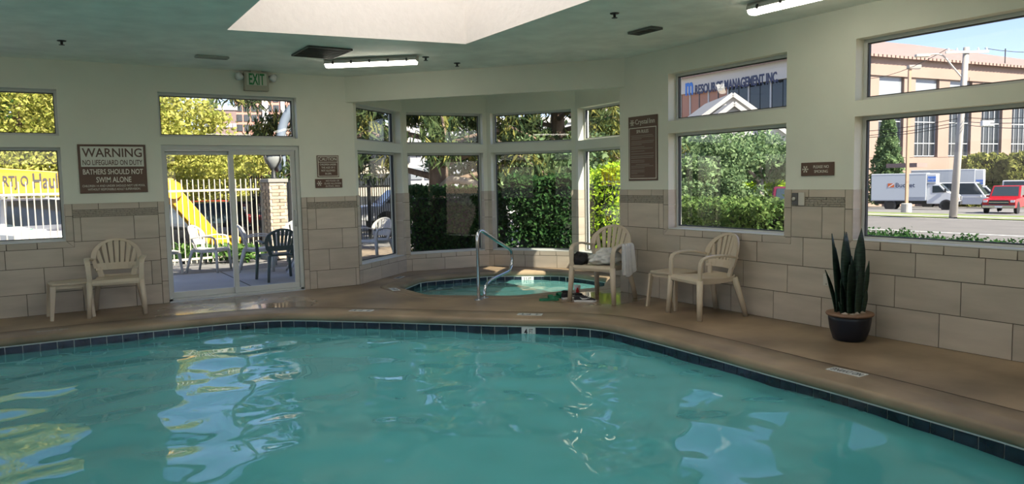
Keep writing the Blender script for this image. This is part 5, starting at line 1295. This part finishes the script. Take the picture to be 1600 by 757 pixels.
def gable():
    g = gat(1150, 57); r = thing('gabled_house', 'grey-white gabled roof in front of the office building', 'house', (g.x, g.y, g.z), math.atan2(CR.y, CR.x)); zt = at(1143, 150, 57).z-g.z
    w = 4.6; e = zt-3.0
    def gb(cx, y0, y1, ze, zr, hw, mt, nm):
        MB().extr([(cx-hw, 0), (cx+hw, 0), (cx+hw, ze), (cx, zr), (cx-hw, ze)], 'y', y0, y1).build(nm, mt, r, fix=True)
        for sg in (-1, 1): MB().beam((cx, (y0+y1)/2, zr+.1), (cx+sg*(hw+.35), (y0+y1)/2, ze-.13), .16, y1-y0+.6, (0, 1, 0)).build('roof_slope', mat('shingle_grey', (.30, .29, .28), .8), r)
        for sg in (-1, 1): MB().beam((cx, y0-.34, zr+.08), (cx+sg*(hw+.35), y0-.34, ze-.15), .3, .08, (0, 1, 0)).build('barge_board', mat('barge_grey', (.36, .35, .34), .7), r)
    hg = mat('siding_white', (.42, .41, .40), .7)
    gb(-.35, 0, 7, zt-2.9, zt, 4.0, hg, 'main_gable'); gb(-1.0, -2.5, 1, zt-2.6, zt-.9, 2.2, hg, 'porch_gable')
gable()
def tower(name, label, px0, px1, pytop, d, mt, cols, rows, wm, wsz=(1.4, 1.6), stripes=None, zt=None):
    a, b = gat(px0, d), gat(px1, d); u = (b-a); L = u.length; ang = math.atan2(u.y, u.x); r = thing(name, label, 'building', a, ang)
    H = (at(px0, pytop, d).z if zt is None else zt)-a.z
    MB().box(0, L, 0, L*.8, 0, H).build('walls', mt, r); MB().box(-.2, L+.2, -.2, L*.8, H, H+.6).build('parapet', mat('parapet', (.5, .48, .45), .8), r)
    if cols:
        me = MB().box(-wsz[0]/2, wsz[0]/2, -.12, .05, 0, wsz[1]).mesh('window', wm)
        for i in range(cols):
            for j in range(rows): link('window', me, r, ((i+.5)*L/cols, 0, H-1.2-(j+1)*H/(rows+.4)+.4))
    if stripes:
        for x, w, mt2 in stripes: MB().box(x*L, (x+w)*L, -.35, .02, 0, H-.5).build('bay_strip', mt2, r)
    return r
redb = mat('brick_red', (.46, .24, .19), .85, var=.06, scale=.3); whb = mat('stucco_white', (.55, .53, .51), .85); dgl = mat('glass_dark', (.05, .055, .06), .15); tan_ = mat('stucco_tan', (.50, .43, .33), .85); whg = mat('stucco_bright', (.6, .58, .55), .8)
tower('apartment_tower', 'red brick tower with pale window strips beyond the transom', 373, 476, 120, 130, redb, 9, 12, dgl, (.9, 1.1), [(.40, .09, whg), (.68, .06, whg), (.86, .09, whg)])
tower('apartment_tower', 'dark glazed wing in front of the red brick tower', 341, 374, 172, 126, mat('brick_dark', (.20, .14, .13), .8), 5, 7, whg, (.5, .6))
tower('apartment_tower', 'white apartment block between locust tree and red tower', 318, 344, 146, 140, whb, 4, 14, glp, (1.2, 1.3))
tower('warehouse', 'long white low building behind the locust trees', 225, 345, 236, 95, whb, 8, 2, glp, (2.4, 1.4))
tower('warehouse', 'tan stone building behind the narrow bay window', 555, 640, 205, 62, tan_, 6, 3, dgl, (.9, 1.))
tower('warehouse', 'grey building glimpsed through the pines', 640, 905, 196, 80, mat('stucco_grey', (.36, .36, .37), .85), 12, 3, glp, (1.2, 1.2))
o = tower('civic_building', 'cream civic building with a gridded window above the lime shrub', 905, 1010, 180, 92, mat('civic_cream', (.42, .34, .27), .8), 0, 0, dgl)
H = o.children[0].dimensions.z; Lc = o.children[0].dimensions.x
H = at(905, 180, 92).z-G(at(905, 180, 92).x)
w = MB().box(1.0, 5.4, -.15, .05, H-5.0, H-.9).build('gridded_window', glp, o)
m_ = MB()
for i in range(6): m_.box(1.0+i*.86, 1.06+i*.86, -.2, -.1, H-5., H-.9)
for j in range(6): m_.box(1.0, 5.4, -.2, -.1, H-5.+j*.8, H-4.94+j*.8)
m_.build('mullions', mul, w); MB().box(5.4, 6.4, -.15, .05, H-5., H-.9).build('grey_panel', mat('panel_taupe', (.38, .33, .31), .8), o); MB().box(.2, 9, -2.6, 0, H-7.2, H-5.2).build('lower_wing', whg, o); MB().box(6.6, 9, -.1, .05, H-3.0, H-2.2).build('vent_strip', mat('panel_taupe', (.38, .33, .31), .8), o)

# ---------------------------------------------------------------- poles and wires
polem = mat('pole_wood', (.38, .35, .32), .85, var=.15, scale=3, stretch=(1, 1, .1)); polew = mat('pole_pale', (.55, .50, .44), .6); wire = mat('wire_black', (.02, .02, .02), .6)
p = ong(1416, 332); d = math.hypot(p.x, p.y); r = thing('lot_lamp', 'tan parking lot lamp post on a concrete base', 'lamp post', (p.x, p.y, p.z), math.atan2(CR.y, CR.x)); zt = at(1421, 107, d).z-p.z
MB().lathe([(.36, 0), (.36, .62), (.30, .66), (0, .66)], 18).build('concrete_base', concrete, r, fix=True); MB().box(-.09, .09, -.09, .09, .6, zt).build('pole', mat('pole_tan', (.42, .27, .18), .6), r); MB().box(-.15, .75, -.2, .2, zt-.05, zt+.22).build('lamp_head', mat('lamp_taupe', (.35, .30, .26), .6), r, bevel=.04); MB().box(.1, .7, -.15, .15, zt-.07, zt-.04).build('lens_panel', lampc, r)
p = ong(1489, 342); d = math.hypot(p.x, p.y); up = thing('utility_pole', 'weathered wooden utility pole with a crossarm and street light', 'utility pole', (p.x, p.y, p.z), math.atan2(CR.y, CR.x)); zt = at(1502, 74, d).z-p.z; lx = .45
MB().tube([(0, 0, 0), (lx*.5, 0, zt*.5), (lx, 0, zt)], [.21, .18, .15], 12).build('pole', polem, up, smooth=True)
za = at(1500, 82, d).z-p.z; MB().box(lx-1.2, lx+1.1, -.2, -.1, za-.06, za+.06).build('crossarm', mat('crossarm', (.6, .56, .5), .8), up)
for x in (-1.05, -.6, .55, 1.0): MB().lathe([(.05, 0), (.06, .06), (.03, .1), (.05, .14), (0, .17)], 8, (lx+x, -.15, za+.06)).build('insulator', lampc, up, fix=True)
z1 = at(1497, 128, d).z-p.z; z2 = at(1465, 88, d).z-p.z; MB().tube(catmull([(lx, 0, z1), (lx-.7, 0, z1+(z2-z1)*.55), (lx-1.25, 0, z2-.05), (lx-1.7, 0, z2+.04), (lx-2.1, 0, z2)], .2), .045, 8).build('lamp_arm', polew, up, smooth=True)
MB().box(lx-2.75, lx-2.0, -.13, .13, z2-.1, z2+.06).build('street_light', polew, up, bevel=.04)
def wires(label, pts):
    r = thing('power_line', label, 'wire'); MB().tube(pts, .018, 5).build('strand', wire, r)
def sag(a, b, s, n=8): return [Vector(a).lerp(Vector(b), i/n)-Vector((0, 0, s*4*(i/n)*(1-i/n))) for i in range(n+1)]
P0 = Vector((p.x, p.y, p.z)); cx = Vector((CR.x, CR.y, 0)).normalized()
top = P0+cx*(lx+1.)+Vector((0, 0, za+.2)); top2 = P0+cx*(lx-1.05)+Vector((0, 0, za+.2))
wires('thin wire from the crossarm to the sky edge', sag(top, at(1700, 72, 60), .3)); wires('thin wire from the crossarm toward the office roof', sag(at(1330, 122, 72), top2, .6))
for k, (ya, ym, yb) in enumerate(((213, 190, 186), (206, 184, 176), (216, 195, 197))):
    a_ = at(1340, ya, d+3); m2 = P0+cx*(lx*.8)+Vector((0, 0, at(1494, ym, d).z-P0.z)); b_ = at(1680, yb, d-4)
    wires(('upper', 'middle', 'lower')[k]+' cable strung past the office windows', sag(a_, m2, .12)+sag(m2, b_, .15)[1:])
q = at(1542, 191, d-1.); o = thing('cable_splice_box', 'white splice box hanging from the street cables', 'splice box', (q.x, q.y, q.z-.22), math.atan2(CR.y, CR.x)); MB().box(-.3, .3, -.12, .12, 0, .3).build('case', cw, o, bevel=.05); MB().box(-.32, .32, -.02, .02, .3, .36).build('hanger', wire, o)
